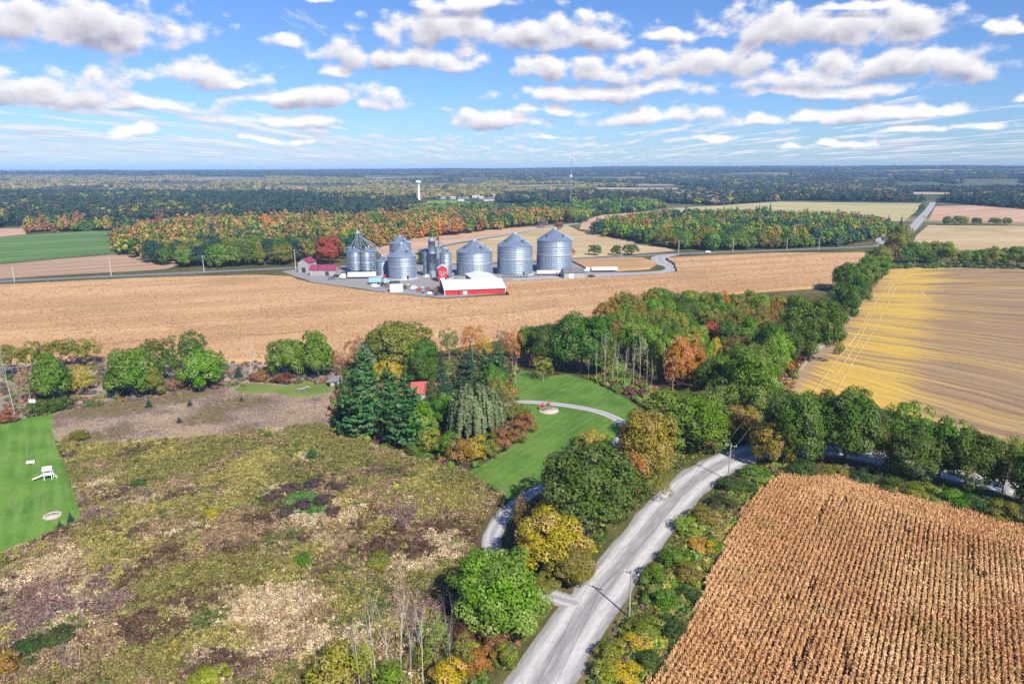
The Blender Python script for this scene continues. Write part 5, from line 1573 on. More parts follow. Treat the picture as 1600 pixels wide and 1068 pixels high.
VERGE_R = gpoly([(880, 1110), (900, 1060), (960, 960), (1030, 870), (1100, 780), (1190, 725), (1300, 728), (1600, 792), (1900, 850), (1800, 885), (1600, 828), (1400, 770), (1262, 746), (1200, 760), (1135, 855), (1080, 985), (1000, 1110)])
bushes("roadside_undergrowth", VERGE_R, 4200, [DK, GR, OL, (.15, .125, .045), YG, GO, (.22, .16, .09)], [2.2, 2.2, 3.0, 3, 1.0, .5, 1.6], .3, .95)
BANK_L = gpoly([(700, 1110), (745, 960), (800, 880), (830, 790), (930, 700), (1010, 660), (1060, 690), (1140, 690), (1180, 690), (1100, 740), (1000, 850), (900, 960), (790, 1110)])
bushes("bank_undergrowth", BANK_L, 1700, [DK, GR, OL, (.11, .09, .03), YG, GO, RU], [1.4, 1.8, 2.8, 2.4, 1.0, .9, .8], .3, .85)
bushes("roadside_grass", gpoly([(1185, 700), (1230, 680), (1400, 690), (1600, 730), (1700, 760), (1700, 800), (1500, 745), (1300, 712)]), 500, [DK, OL, (.16, .12, .05), GR], [2, 2, 2, 1], .3, .9)
bushes("wood_undergrowth", gpoly([(930, 600), (930, 545), (1000, 590), (1060, 630), (1130, 655), (1205, 612), (1225, 590), (1262, 553), (1320, 500), (1395, 412), (1398, 406), (1310, 492), (1262, 548), (1210, 660), (1180, 700), (1110, 700), (1030, 650), (985, 622)]), 1300,
       [DK, GR, OL, RU, (.13, .07, .05), GO], [2.4, 1.6, 2, 1.8, 2.2, .4], .5, 1.3)
bushes("grove_undergrowth", gpoly([(515, 660), (515, 600), (560, 575), (800, 560), (812, 580), (800, 600), (828, 655), (790, 700), (725, 742), (640, 718), (560, 692)]), 900, [DK, GR, OL, RU, (.13, .06, .05)], [3, 2, 2, 1.8, 1.6], .4, 1.1)
bushes("belt_undergrowth", gpoly([(0, 640), (0, 590), (80, 570), (400, 560), (530, 560), (535, 600), (460, 600), (390, 602), (300, 615), (200, 628), (130, 640), (80, 648), (40, 654)]), 900, [DK, OL, RU, (.17, .12, .10), (.22, .17, .12)], [1.6, 2, 1.4, 2.4, 2.4], .3, 1.0)
bushes("hedge_undergrowth", gpoly([(1395, 421), (1395, 412), (1500, 414), (1600, 417.5), (1680, 420), (1680, 424), (1600, 421), (1500, 418)]), 260, [DK, DB, OL], [3, 2, 1], .8, 1.7)
# tops of the ripe corn in the middle field
pts = poly_points(MIDCORN, 34000, 30); X, Y = pts[:, 0], pts[:, 1]
kk = rng.random(len(X)) < np.clip(330 / np.hypot(X, Y), .25, 1) ** 2
X, Y = X[kk], Y[kk]; n = len(X); s = rng.uniform(.45, .85, n)
tt = fbm(X, Y, 22, 81, 4) + rng.normal(0, .06, n)
C = np.where((tt > .5)[:, None], np.array([(.53, .345, .18)]), np.array([(.47, .29, .145)])); C[tt < .33] = (.40, .245, .12)
scatter("corn_tops", G_CORNT, np.stack([X, Y, 0 * X + 1.25], 1), np.stack([s, s, s * .75], 1), C * rng.uniform(.82, 1.18, (n, 1)))


# ------------------------------------------------------------------ grain elevator
def galvanised(name, tone=(.60, .64, .69), ring=1.12):
    m, q, out = new_mat(name)
    tc = q.n.new('ShaderNodeTexCoord').outputs['Object']; s = q.sep(tc)
    ang = q.mul(q.m('ARCTAN2', s[1], s[0]), 7.0)
    row = q.m('FLOOR', q.div(s[2], ring)); colm = q.m('FLOOR', q.add(ang, q.mul(row, 0.5)))
    wn = q.n.new('ShaderNodeTexWhiteNoise'); wn.noise_dimensions = '2D'
    q.l.new(q.xyz(row, colm, 0.0), wn.inputs['Vector'])
    seam = q.mx(q.step(q.m('ABSOLUTE', q.sub(q.m('FRACT', q.div(s[2], ring)), 0.5)), 0.42, 0.5), q.mul(q.step(q.m('ABSOLUTE', q.sub(q.m('FRACT', q.add(ang, q.mul(row, 0.5))), 0.5)), 0.46, 0.5), 0.25))
    n = q.noise(q.mapping(tc, scale=(1, 1, 0.15)), 0.9, 5, 0.6)
    c = q.mix(wn.outputs[0], tuple(v * 0.93 for v in tone), tuple(min(1, v * 1.05) for v in tone))
    c = q.mix(q.mul(q.step(n, 0.45, 0.8), 0.35), c, tuple(v * 0.6 for v in tone))
    c = q.mix(q.mul(seam, 0.55), c, tuple(v * 0.42 for v in tone))
    wv = q.m('SINE', q.mul(s[2], 6.283 / 0.11))
    principled(q, out, c, q.lin(n, 0.3, 0.7, 0.44, 0.60), 0.68, 0.5, bump=wv, bstr=0.12, bdist=0.02)
    return m


M_GALV = galvanised("galvanised_sheet", (.34, .41, .51))
M_GALVR = paint("galvanised_roof", (.33, .40, .50), 0.42, 0.65, .12, .4)
M_STEEL = paint("grey_steel", (.42, .44, .47), 0.5, 0.5)
M_DARK = paint("dark_metal", (.05, .05, .055), 0.6, 0.2)
M_WHITE = paint("white_paint", (.78, .78, .77), 0.45, 0, .06)
M_RED = paint("red_siding", (.46, .022, .030), 0.55, 0, .10)
M_REDROOF = paint("red_shingle", (.36, .085, .075), 0.8, 0, .15)
M_MAROON = paint("maroon_roof", (.22, .035, .085), 0.7, 0, .22, .5)
M_WROOF = paint("white_roof_sheet", (.72, .74, .78), 0.4, 0.1, .05, .3)
M_GWOOD = paint("grey_boards", (.33, .30, .30), 0.9, 0, .25, 2.0)
M_WOOD = paint("weathered_pole", (.30, .27, .24), 0.9, 0, .2, 3.0)
M_CONC = paint("concrete", (.42, .41, .39), 0.9, 0, .12)
M_GLASS = paint("dark_glass", (.03, .04, .05), 0.12, 0, .02, 1, .6)
M_TYRE = paint("tyre_rubber", (.025, .025, .027), 0.85, 0, .05)
M_SILVER = paint("silver_paint", (.52, .55, .60), 0.3, 0.4, .04)
M_BLUEP = paint("blue_paint", (.25, .45, .55), 0.4, 0, .08)
M_BROWNR = paint("dark_roof", (.13, .125, .14), 0.8, 0, .15, .6)
M_PINKST = paint("pale_stone", (.48, .41, .36), 0.9, 0, .14, 3.0)
M_RUST = paint("rusty_iron", (.20, .085, .05), 0.85, 0.1, .25, 2.0)
M_YPAINT = paint("yellow_paint", (.55, .36, .04), 0.5, 0, .1)


def at(x, y, back=0.0):
    X, Y = G(x, y); L = math.hypot(X, Y)
    return X + X / L * back, Y + Y / L * back


def mpp(X, Y): return depth_of(X, Y) / FPX


def grain_bin(x, yb, w, ye, yp, label, group='corrugated grain bins', rings=True, legs=0.0, cap=True, n=36, ladder_a=-0.9):
    X, Y = G(x, yb)
    for _ in range(3):
        r = w / 2 * mpp(X, Y); X, Y = at(x, yb, r * 0.96)
    he = height_at(X, Y, ye) * 1.0
    # the eave is read at the side, the peak on the axis
    hp = height_at(X, Y, yp)
    hp = max(hp, he + 0.22 * r)
    o = empty('grain_bin', (X, Y, 0.08), random.uniform(-.1, .1), label, 'grain bin', group)
    z0 = legs
    mb = MB(); prof = [(r, z0)]
    k = max(4, int((he - z0) / 1.12)); dz = (he - z0) / k
    for i in range(k):
        a = z0 + i * dz
        prof += [(r, a + 0.06), (r, a + dz - 0.06), (r - 0.05, a + dz - 0.03), (r - 0.05, a + dz)]
    mb.lathe(prof, n); w_ = mb.build('wall', M_GALV, o)
    mb = MB()
    mb.lathe([(r + 0.28, he - 0.06), (r + 0.3, he + 0.06), (r * 0.55, he + (hp - he) * 0.47), (r * 0.12, hp - 0.15), (r * 0.12, hp + 0.1), (0.01, hp + 0.2)], n, sm=False); mb.build('roof', M_GALVR, o)
    mb = MB()
    for i in range(n):
        a = 2 * math.pi * i / n
        p = (math.cos(a), math.sin(a))
        mb.tube((p[0] * (r + 0.3), p[1] * (r + 0.3), he + 0.09), (p[0] * r * 0.13, p[1] * r * 0.13, hp - 0.08), 0.07, 0.05, 3, cap=False, sm=False)
    tag(mb.build('roof_ribs', M_GALVR, o), kind='stuff')
    if cap:
        mb = MB(); mb.lathe([(r * .12 + .1, hp), (r * .12 + .1, hp + .5), (0.02, hp + .85)], 14); mb.tube((0, 0, hp + .6), (0, 0, hp + 1.7), .12); mb.tube((-.5, 0, hp + 1.4), (.5, 0, hp + 1.4), .09); mb.build('roof_cap', M_STEEL, o)
    if rings:
        top = he * 0.56
        mb = MB()
        for i in range(n * 2):
            a = math.pi * i / n
            mb.box((math.cos(a) * (r + .07), math.sin(a) * (r + .07), z0 + top / 2), (.14, .16, top), a)
        tag(mb.build('stiffeners', M_GALV, o), kind='stuff')
        for i in range(4):
            z = he * (0.60 + 0.11 * i)
            m2 = MB(); m2.lathe([(r + .02, z - .09), (r + .15, z - .05), (r + .15, z + .05), (r + .02, z + .09)], n); m2.build('wind_ring', M_STEEL, o)
        m2 = MB(); m2.lathe([(r + .02, he * .535), (r + .2, he * .545), (r + .2, he * .57), (r + .02, he * .58)], n); m2.build('wind_ring', M_STEEL, o)
    if legs:
        for i in range(8):
            a = 2 * math.pi * i / 8
            m2 = MB(); m2.tube((math.cos(a) * r * .96, math.sin(a) * r * .96, -.1), (math.cos(a) * r * .96, math.sin(a) * r * .96, legs + .2), .16, n=6); m2.build('leg', M_DARK, o)
        m2 = MB(); m2.lathe([(.35, legs * .25), (r * .97, legs + .3)], n); m2.build('hopper', M_STEEL, o)
    else:
        m2 = MB(); m2.lathe([(r + .9, -.2), (r + .9, .35), (r - .2, .36)], n); m2.build('foundation', M_CONC, o)
    # ladder and door on the side that faces the camera
    a = ladder_a - math.pi / 2 + 0.9
    ca, sa = math.cos(a), math.sin(a)
    m2 = MB()
    for s in (-.25, .25):
        m2.tube((ca * (r + .3) - sa * s, sa * (r + .3) + ca * s, z0 + 1), (ca * (r + .3) - sa * s, sa * (r + .3) + ca * s, he + .2), .05, n=4)
    for i in range(int(he / 0.9)):
        m2.tube((ca * (r + .3) + sa * .25, sa * (r + .3) - ca * .25, z0 + 1.2 + i * .9), (ca * (r + .3) - sa * .25, sa * (r + .3) + ca * .25, z0 + 1.2 + i * .9), .035, n=3, cap=False)
    m2.build('ladder', M_STEEL, o)
    if not legs:
        d = a + 0.5
        m2 = MB(); m2.box((math.cos(d) * (r + .1), math.sin(d) * (r + .1), 1.5), (.2, 1.3, 2.2), d); m2.build('door', M_DARK, o)
        for dd in (0.7, -0.9, 2.1):
            m2 = MB(); d = dd - math.pi / 2
            m2.lathe([(r * .05 + .25, 0), (r * .05 + .25, .9), (.05, 1.1)], 10, (math.cos(d) * r * .62, math.sin(d) * r * .62, he + (hp - he) * .38)); m2.build('roof_vent', M_DARK, o)
    o['r'] = r
    return X, Y, r, he, hp


bins = {}
for key, a in {
    'nar1': (556, 433, 17.5, 393, 388.5, "front left one of the two narrow hopper bins on dark legs", True, 4.0), 'nar2': (574, 433, 17.0, 393, 388.5, "front right one of the two narrow hopper bins on dark legs", True, 4.0),
    'back1': (553, 426, 20, 387, 381.5, "narrow bin mostly hidden behind the two hopper bins, left", False, 0), 'back2': (578, 427, 22, 393, 386, "squat bin peeking out behind the right hopper bin", False, 0),
    'small': (598.5, 432.5, 19, 407.5, 400.5, "smallest bin, standing alone left of the big ribbed one", False, 0), 'six': (629.5, 437.5, 44, 400, 381, "broad bin in front of a taller one, left of the red tower", True, 0),
    'seven': (627, 426, 33, 380, 369.5, "tall bin whose roof rises behind the broad front bin", True, 0), 'slimleft': (668.5, 432, 14, 394.5, 390, "slim bin hard against the left of the grey dryer tower", False, 0),
    'slimright': (697, 436, 18, 395, 388.5, "slim bin right of the grey dryer tower, behind the red tower", True, 0), 'slimback': (688, 428, 16, 389.5, 384.5, "slim bin half hidden between dryer tower and right slim bin", False, 0),
    'big1': (741.8, 434, 55.5, 392.5, 376, "left one of the three very large bins, lowest of them", True, 0), 'big2': (804.5, 431.5, 54.5, 383.5, 365.5, "middle one of the three very large bins", True, 0),
    'big3': (865.8, 427.5, 54.5, 374.5, 358, "right one of the three very large bins, the tallest", True, 0)}.items():
    bins[key] = grain_bin(*a[:6], rings=a[6], legs=a[7])


# dryer tower
def dryer():
    X, Y = at(676, 434, 3); h1 = height_at(X, Y, 396); h2 = height_at(X, Y, 375); r = 6.0 * mpp(X, Y)
    o = empty('grain_dryer', (X, Y, .08), 0, "grey two tier dryer tower between slim bins behind the red tower", 'grain dryer')
    mb = MB(); mb.lathe([(r, 0), (r, h1), (r + .3, h1), (r + .3, h1 + .5), (r * .9, h1 + .6)], 24); mb.build('lower_drum', M_GALV, o)
    mb = MB(); mb.lathe([(r * .9, h1 + .6), (r * .9, h2 - 1), (r * .95, h2 - 1), (r * .95, h2 - .3)], 24); mb.build('upper_drum', M_GALV, o)
    mb = MB(); mb.lathe([(r, h2 - .35), (r * .3, h2 + 1.6), (.02, h2 + 1.8)], 24, sm=False); mb.build('roof', M_GALVR, o)
    for k in range(3):
        mb = MB(); z = h1 * (.35 + .3 * k); mb.lathe([(r, z - .15), (r + .35, z - .1), (r + .35, z + .1), (r, z + .15)], 24); mb.build('band', M_DARK, o)
    mb = MB(); mb.box((r * .5, -r - .8, 2), (2.6, 1.8, 3.4)); mb.build('burner_box', M_STEEL, o)


dryer()


def lattice(mb, X, Y, z0, z1, w0, w1, r=.09, step=3.0):
    k = max(2, int((z1 - z0) / step))
    def c(t, i):
        w = (w0 + (w1 - w0) * t) / 2; s = ((-1, -1), (1, -1), (1, 1), (-1, 1))[i % 4]
        return (X + s[0] * w, Y + s[1] * w, z0 + (z1 - z0) * t)
    for j in range(k):
        a, b = j / k, (j + 1) / k
        for i in range(4):
            mb.tube(c(a, i), c(b, i), r, n=4, cap=False)
            mb.tube(c(a, i), c(b, i + 1), r * .6, n=3, cap=False); mb.tube(c(b, i), c(b, i + 1), r * .6, n=3, cap=False)


def elevator_leg():
    X, Y = at(563, 429, 3); H = height_at(X, Y, 364)
    o = empty('elevator_leg', (X, Y, .08), 0, "tall bucket elevator whose spouts fan out over the hopper bins", 'grain elevator')
    mb = MB(); lattice(mb, 0, 0, 0, H - 1, 3.4, 2.6, .13); mb.build('support_frame', M_STEEL, o)
    for s in (-.45, .45):
        mb = MB(); mb.box((s, 0, H / 2), (.5, .6, H)); mb.build('leg_casing', M_GALVR, o)
    mb = MB(); mb.box((0, 0, H + .6), (1.9, 1.4, 1.6), taper=.8); mb.tube((-.5, 0, H + 1.3), (-.5, 0, H + 3.2), .16); mb.box((0, 0, H - .2), (4.2, 3.6, .2)); mb.build('head', M_STEEL, o)
    def spout(tx, ty, tz, r=.22, z=H - .6):
        m = MB(); m.tube((0, 0, z), (tx - X, ty - Y, tz), r, n=8); m.build('spout', M_GALVR, o)
    for kx in ('nar1', 'nar2', 'back1', 'back2'):
        b = bins[kx]; spout(b[0], b[1], b[4] + .6)
    b = bins['nar1']; spout(b[0] - 3, b[1] - 1, b[3] + 1, .16)
    b = bins['small']; spout(b[0], b[1], b[4] + .6, .3)
    m = MB(); m.tube((0, 0.9, H - 1.5), (b[0] - X + .4, b[1] - Y + 2.2, b[4] + 3.4), .28, n=8)
    for t in (.35, .6, .82):
        p = Vector((0, 0.9, H - 1.5)).lerp(Vector((b[0] - X + .4, b[1] - Y + 2.2, b[4] + 3.4)), t); m.tube(p, (p.x, p.y, 0), .10, n=4)
    m.build('conveyor', M_STEEL, o)


elevator_leg()


def second_leg():
    X, Y = at(685.5, 433, 3); H = height_at(X, Y, 374)
    o = empty('elevator_leg', (X, Y, .08), 0, "slender elevator leg rising right beside the grey dryer tower", 'grain elevator')
    for s in (-.35, .35):
        mb = MB(); mb.box((s, 0, H / 2), (.4, .5, H)); mb.build('leg_casing', M_STEEL, o)
    mb = MB(); mb.box((0, 0, H + .5), (1.6, 1.2, 1.5), taper=.8); mb.tube((.3, 0, H + 1), (.3, 0, H + 2.4), .14); mb.build('head', M_DARK, o)
    for kx in ('slimright', 'slimback'):
        b = bins[kx]; m = MB(); m.tube((0, 0, H), (b[0] - X, b[1] - Y, b[4] + .7), .2, n=6); m.build('spout', M_GALVR, o)


second_leg()

# catwalk conveyor over the three largest bins
for a, b, l in (('big1', 'big2', "sloping catwalk conveyor between the left and middle very large bins"), ('big2', 'big3', "sloping catwalk conveyor between the middle and right very large bins")):
    A, B = bins[a], bins[b]
    p = Vector((A[0], A[1], A[4] + 1.9)); q_ = Vector((B[0], B[1], B[4] + 1.6))
    # only a light pipe is seen on each bin, carried by short stands
    o = empty('grain_pipe', (A[0] + A[2] * .5, A[1] - A[2] * .72, 0), 0, f"thin filling pipe lying up the front of the {'left' if a == 'big1' else 'middle'} very large bin's roof", 'pipe')
    mb = MB(); mb.tube((-A[2] * .5 - A[2] * .55, A[2] * .1, A[3] + .8), (-A[2] * .5, A[2] * .72, A[4] + .8), .22, n=6); mb.build('pipe', M_DARK, o)
    mb = MB(); mb.tube((-A[2] * 1.05, A[2] * .1, .3), (-A[2] * 1.05, A[2] * .1, A[3] + .9), .16, n=6); mb.build('downpipe', M_STEEL, o)


# ------------------------------------------------------------------ buildings
def gable(name, X, Y, rz, L, W, hw, hr, wall, roof, label, cat, over=.4, group=None, doors=(), windows=(), boards=False):
    """gable roof with the ridge along x"""
    o = empty(name, (X, Y, .06), rz, label, cat, group)
    mb = MB()
    v = [(-L / 2, -W / 2, 0), (L / 2, -W / 2, 0), (L / 2, W / 2, 0), (-L / 2, W / 2, 0), (-L / 2, -W / 2, hw), (L / 2, -W / 2, hw), (L / 2, W / 2, hw), (-L / 2, W / 2, hw), (-L / 2, 0, hr), (L / 2, 0, hr)]
    mb.raw(v, [(0, 1, 5, 4), (2, 3, 7, 6), (1, 2, 6, 9, 5), (3, 0, 4, 8, 7)]); mb.build('wall', wall, o)
    for s in (-1, 1):
        mb = MB(); sl = (hr - hw) / (W / 2); e = W / 2 + over; zo = hw - sl * over
        t = .14
        a = [(-L / 2 - over, s * e, zo + .05), (L / 2 + over, s * e, zo + .05), (L / 2 + over, 0, hr + .05), (-L / 2 - over, 0, hr + .05)]
        mb.raw(a + [(x, y, z + t) for x, y, z in a], [(0, 1, 2, 3), (4, 5, 6, 7), (0, 1, 5, 4), (1, 2, 6, 5), (3, 0, 4, 7), (2, 3, 7, 6)]); mb.build('roof', roof, o)
    for (side, u, w, h, z, mat) in doors:
        mb = MB()
        if side == 'f': mb.box((u, -W / 2 - .03, z + h / 2), (w, .1, h))
        elif side == 'l': mb.box((-L / 2 - .03, u, z + h / 2), (.1, w, h))
        else: mb.box((L / 2 + .03, u, z + h / 2), (.1, w, h))
        mb.build('door', mat, o)
    for (side, u, w, h, z) in windows:
        mb = MB(); m2 = MB()
        if side == 'f': mb.box((u, -W / 2 - .02, z + h / 2), (w + .3, .1, h + .3)); m2.box((u, -W / 2 - .06, z + h / 2), (w, .08, h))
        elif side == 'l': mb.box((-L / 2 - .02, u, z + h / 2), (.1, w + .3, h + .3)); m2.box((-L / 2 - .06, u, z + h / 2), (.08, w, h))
        else: mb.box((L / 2 + .02, u, z + h / 2), (.1, w + .3, h + .3)); m2.box((L / 2 + .06, u, z + h / 2), (.08, w, h))
        f = mb.build('window', M_WHITE, o); m2.build('pane', M_GLASS, f)
    return o


def red_barn():
    a = Vector(G(695, 461.5)); b = Vector(G(789.6, 458)); L = (b - a).length
    rz = math.atan2(b.y - a.y, b.x - a.x); nrm = Vector((-math.sin(rz), math.cos(rz)))
    W = 26.0; hf = height_at(*a, 452.5); hb = hf + 3.0
    c = (a + b) / 2 + nrm * W / 2
    o = empty('red_shed', (c.x, c.y, .06), rz, "long bright red machinery shed with a white roof beside the corn", 'shed')
    mb = MB()
    hl = W / 2
    P = [(-L / 2, -hl, 0), (L / 2, -hl, 0), (L / 2, hl, 0), (-L / 2, hl, 0), (-L / 2, -hl, hf), (L / 2, -hl, hf), (L / 2, hl, hf), (-L / 2, hl, hf), (-L / 2, 0, hb), (L / 2, 0, hb)]
    mb.raw(P, [(0, 1, 5, 4), (2, 3, 7, 6), (1, 2, 6, 9, 5), (3, 0, 4, 8, 7)]); mb.build('wall', M_RED, o)
    n = 14
    for s in (-1, 1):
        for k in range(n):
            x0 = -L / 2 - .4 + (L + .8) * k / n; x1 = x0 + (L + .8) / n - .06
            sl = (hb - hf) / hl; e = hl + .5; z0 = hf - sl * .5 + .08
            m = MB(); q4 = [(x0, s * e, z0), (x1, s * e, z0), (x1, 0, hb + .08), (x0, 0, hb + .08)]
            m.raw(q4 + [(x, y, z + .12) for x, y, z in q4], [(0, 1, 2, 3), (4, 5, 6, 7), (0, 1, 5, 4), (1, 2, 6, 5), (2, 3, 7, 6), (3, 0, 4, 7)]); m.build('roof_panel', M_WROOF, o)
    m = MB(); m.box((0, -hl - .56, hf - .02), (L + .9, .12, .45)); m.build('eave_trim', M_WHITE, o)
    for s in (-1, 1):
        m = MB(); m.box((s * (L / 2 + .03), -hl - .03, hf / 2), (.3, .3, hf)); m.build('corner_trim', M_WHITE, o)
    m = MB(); m.box((-L * .17, -hl - .05, 1.1), (2.2, .12, 1.6)); m.build('door', M_WHITE, o)
    m = MB(); m.box((-L / 2 - .05, 3, 2.3), (.14, 6, 4.4)); m.build('sliding_door', M_DARK, o)
    m = MB(); m.box((-L * .27, -hl - .05, 1.1), (1.0, .12, 2.0)); m.build('door', M_DARK, o)
    # the lower shed behind
    c = Vector(G(754, 431.5, 5.0)); L2 = 14.5
    gable('white_roofed_shed', c.x, c.y, rz + math.pi / 2 + .06, 28, L2, 4.6, 6.0, M_RED, M_WROOF, "white roofed low shed behind the long red machinery shed", 'shed')


red_barn()


def red_tower():
    X, Y = at(691.5, 440.5, 2.5); W = 13.5 * mpp(X, Y); H = height_at(X, Y, 418)
    o = gable('red_tower', X, Y, math.pi / 2 + .12, W * 1.1, W, H, H + 1.6, M_RED, M_WROOF, "narrow red tower building with a pale roof and white trimmed windows", 'tower', doors=[('l', 0, W * .5, 2.4, .1, M_WHITE)],
              windows=[('l', -W * .2, .8, .9, H * .62), ('l', W * .2, .8, .9, H * .62), ('l', 0, 1.4, .5, H * .45), ('f', 0, .9, .9, H * .6)])


red_tower()
X, Y = at(481, 426, 5)
gable('weathered_barn', X, Y, math.pi / 2 - .25, 9.5, 8.0, 6.4, 9.0, M_GWOOD, M_MAROON, "grey board barn with steep maroon roof by the highway", 'barn', doors=[('l', 0, 2.6, 3.2, .05, M_DARK)], windows=[('l', 1.8, .8, .9, 4.6)])
X, Y = at(507.5, 430.5, 4)
gable('barn_wing', X, Y, -.06, 16.5, 8.5, 3.6, 6.2, M_GWOOD, M_MAROON, "long low grey lean-to with maroon roof beside the weathered barn", 'barn', doors=[('f', 3, 2.4, 2.6, .05, M_DARK), ('f', -4, 2.0, 2.2, .05, M_GWOOD)])
X, Y = at(895, 434, 3)
gable('grey_shed', X, Y, .15, 13, 8, 3.4, 5.6, M_GWOOD, M_BROWNR, "small grey shed with dark roof at the right end of the yard", 'shed', doors=[('f', -2, 2.8, 2.6, .05, M_WHITE)])
X, Y = at(666, 630, 5)
gable('house', X, Y, .2, 8.0, 6.5, 2.6, 4.9, M_GWOOD, M_REDROOF, "house with a red roof nearly hidden among the grove's pines", 'house', windows=[('f', -3, 1.2, 1.2, 1.2), ('f', 2, 1.2, 1.2, 1.2)], doors=[('f', 4.5, 1, 2.1, .1, M_WHITE)])
X, Y = at(1345, 352, 4)
gable('white_barn', X, Y, .4, 16, 11, 7, 11, M_WHITE, M_WROOF, "white barn among the trees near the side road", 'barn')
X, Y = at(1378, 378, 3)
gable('white_cottage', X, Y, .8, 11, 8, 3.2, 5.6, M_WHITE, M_BROWNR, "white cottage in the trees at the corner of highway and side road", 'house')
vr = random.Random(4)
M_SIDING = paint('pale_siding', (.52, .51, .50), .7, 0, .1)
n_ = 0
for i in range(24):
    px = 676 + i * 7.6 + vr.uniform(-2, 2); py = vr.choice([306, 308.5, 311, 313.5]) + vr.uniform(-.5, .5)
    if 652 < px < 664: continue
    X, Y = at(px, py)
    gable('village_house', X, Y, vr.uniform(-.5, .5), vr.uniform(10, 17), vr.uniform(7, 9), vr.uniform(3.4, 5), vr.uniform(6, 8.5), vr.choice([M_SIDING, M_GWOOD, M_SIDING]), vr.choice([M_BROWNR, M_GWOOD, M_BROWNR]),
          f"{ORD[n_]} pale building from the left in the distant village row", 'house', group='buildings of the distant village'); n_ += 1
for k, (px, py, L) in enumerate([(492, 314, 26), (508, 316, 34), (540, 309, 16), (622, 313, 22), (952, 305, 30), (880, 300, 40)]):
    X, Y = at(px, py)
    gable('far_barn', X, Y, vr.uniform(-.3, .3), L, 13, 7, 11, M_WHITE, M_WROOF if k % 2 == 0 else M_BROWNR,
          ["left one of two white barns in the dark trees far behind the big wood", "larger white barn in the dark trees far behind the big wood", "small lone white house in the olive plain left of the water tower", "white barn just left of the water tower", "long white barn right of the radio mast", "pale barn far beyond the radio mast"][k], 'barn', group='far off barns')


def water_tower():
    X, Y = at(654.5, 312); H = height_at(X, Y, 282); r = 4.6 * mpp(X, Y)
    o = empty('water_tower', (X, Y, 0), 0, "white mushroom shaped water tower above the distant village", 'water tower')
    mb = MB(); mb.lathe([(r * .62, 0), (r * .42, 3), (r * .38, H - r * 1.25), (r * .6, H - r * .95)], 20); mb.build('stem', M_WHITE, o)
    mb = MB(); mb.lathe([(r * .6, H - r * .95), (r * .98, H - r * .68), (r, H - r * .35), (r * .8, H - r * .1), (.05, H)], 24); mb.build('tank', M_WHITE, o)


water_tower()


def radio_mast():
    X, Y = at(891.5, 326); H = height_at(X, Y, 243)
    o = empty('radio_mast', (X, Y, 0), 0, "thin lattice radio mast rising above the horizon", 'mast')
    mb = MB(); lattice(mb, 0, 0, 0, H - 5, 1.8, 1.3, .20, 4.5); mb.build('lattice_frame', M_STEEL, o)
    for s in (-1.0, 0, 1.0):
        mb = MB(); mb.tube((s * 2.6, 0, H - 7), (s * 2.6, 0, H), .28); mb.build('antenna', M_WHITE, o)
    mb = MB(); mb.tube((-2.8, 0, H - 5.5), (2.8, 0, H - 5.5), .2); mb.tube((-2.8, 0, H - 2.5), (2.8, 0, H - 2.5), .2); mb.build('antenna_frame', M_STEEL, o)
    mb = MB(); mb.box((0, -1.2, H * .62), (2.6, 1.0, 3.2)); mb.build('dish_box', M_WHITE, o)


radio_mast()


# ------------------------------------------------------------------ poles and wires
def pole(X, Y, h, rz, label, group, arm=2.4, r=.14, mat=None):
    o = empty('utility_pole', (X, Y, 0), rz, label, 'utility pole', group)
    mb = MB(); mb.tube((0, 0, -.3), (0, 0, h), r * 1.2, r * .8, 8); mb.build('pole', mat or M_WOOD, o)
    mb = MB(); mb.box((0, .12, h - .6), (arm, .12, .14)); mb.build('crossarm', M_WOOD, o)
    for s in (-.45, .45):
        mb = MB(); mb.tube((arm * s, .12, h - .53), (arm * s, .12, h - .25), .07, .05, 6); mb.build('insulator', M_WHITE, o)
    return Vector((X, Y, h - .25)), rz, arm


def wire(a, b, sag, label, group, r=.018):
    mb = MB(); prev = Vector(a)
    for i in range(1, 15):
        t = i / 14; p = Vector(a).lerp(Vector(b), t); p.z -= sag * 4 * t * (1 - t)
        mb.tube(prev, p, r, n=4, cap=False); prev = p
    tag(mb.build('overhead_wire', M_CABLE), label, 'wire', group)


M_CABLE = paint("cable", (.34, .33, .33), 0.6, 0.2, .05)
near = []
for (x, yb, yt, l) in [(850, 1150, 1050, "nearest utility pole at the road's right edge, bottom"), (983, 964, 891, "dark utility pole between the gravel road and the near corn"), (1137.5, 750, 692, "utility pole at the outer edge of the road bend"), (1204, 655, 588, "utility pole in the trees at the stubble field corner")]:
    X, Y = G(x, yb); h = height_at(X, Y, yt); near.append((X, Y, h, l))
near = near[1:]
P_ = []
for i, (X, Y, h, l) in enumerate(near):
    a = near[max(i - 1, 0)]; b = near[min(i + 1, len(near) - 1)]
    rz = math.atan2(b[1] - a[1], b[0] - a[0]) - math.pi / 2
    P_.append((pole(X, Y, min(max(h, 8), 11), rz, l, 'utility poles along the gravel road')))
def arm_end(p, s): v, rz, arm = p; return v + Vector((math.cos(rz), math.sin(rz), 0)) * arm * s
p0 = (Vector((P_[0][0].x - 26, P_[0][0].y - 62, 9.5)), P_[0][1], 2.4)
for (a, b, nm) in ((p0, P_[0], "nearest span, along the road's right edge"), (P_[0], P_[1], "span from the near pole to the bend pole"), (P_[1], P_[2], "span from the bend pole to the field corner")):
    for s, sd_ in ((-.45, "left"), (.45, "right")):
        wire(arm_end(a, s), arm_end(b, s), 1.0, f"{sd_} wire of the {nm}", 'wires along the gravel road')
X, Y = G(1397, 440)
pz = (Vector((X, Y, 9)), P_[2][1], 2.4)
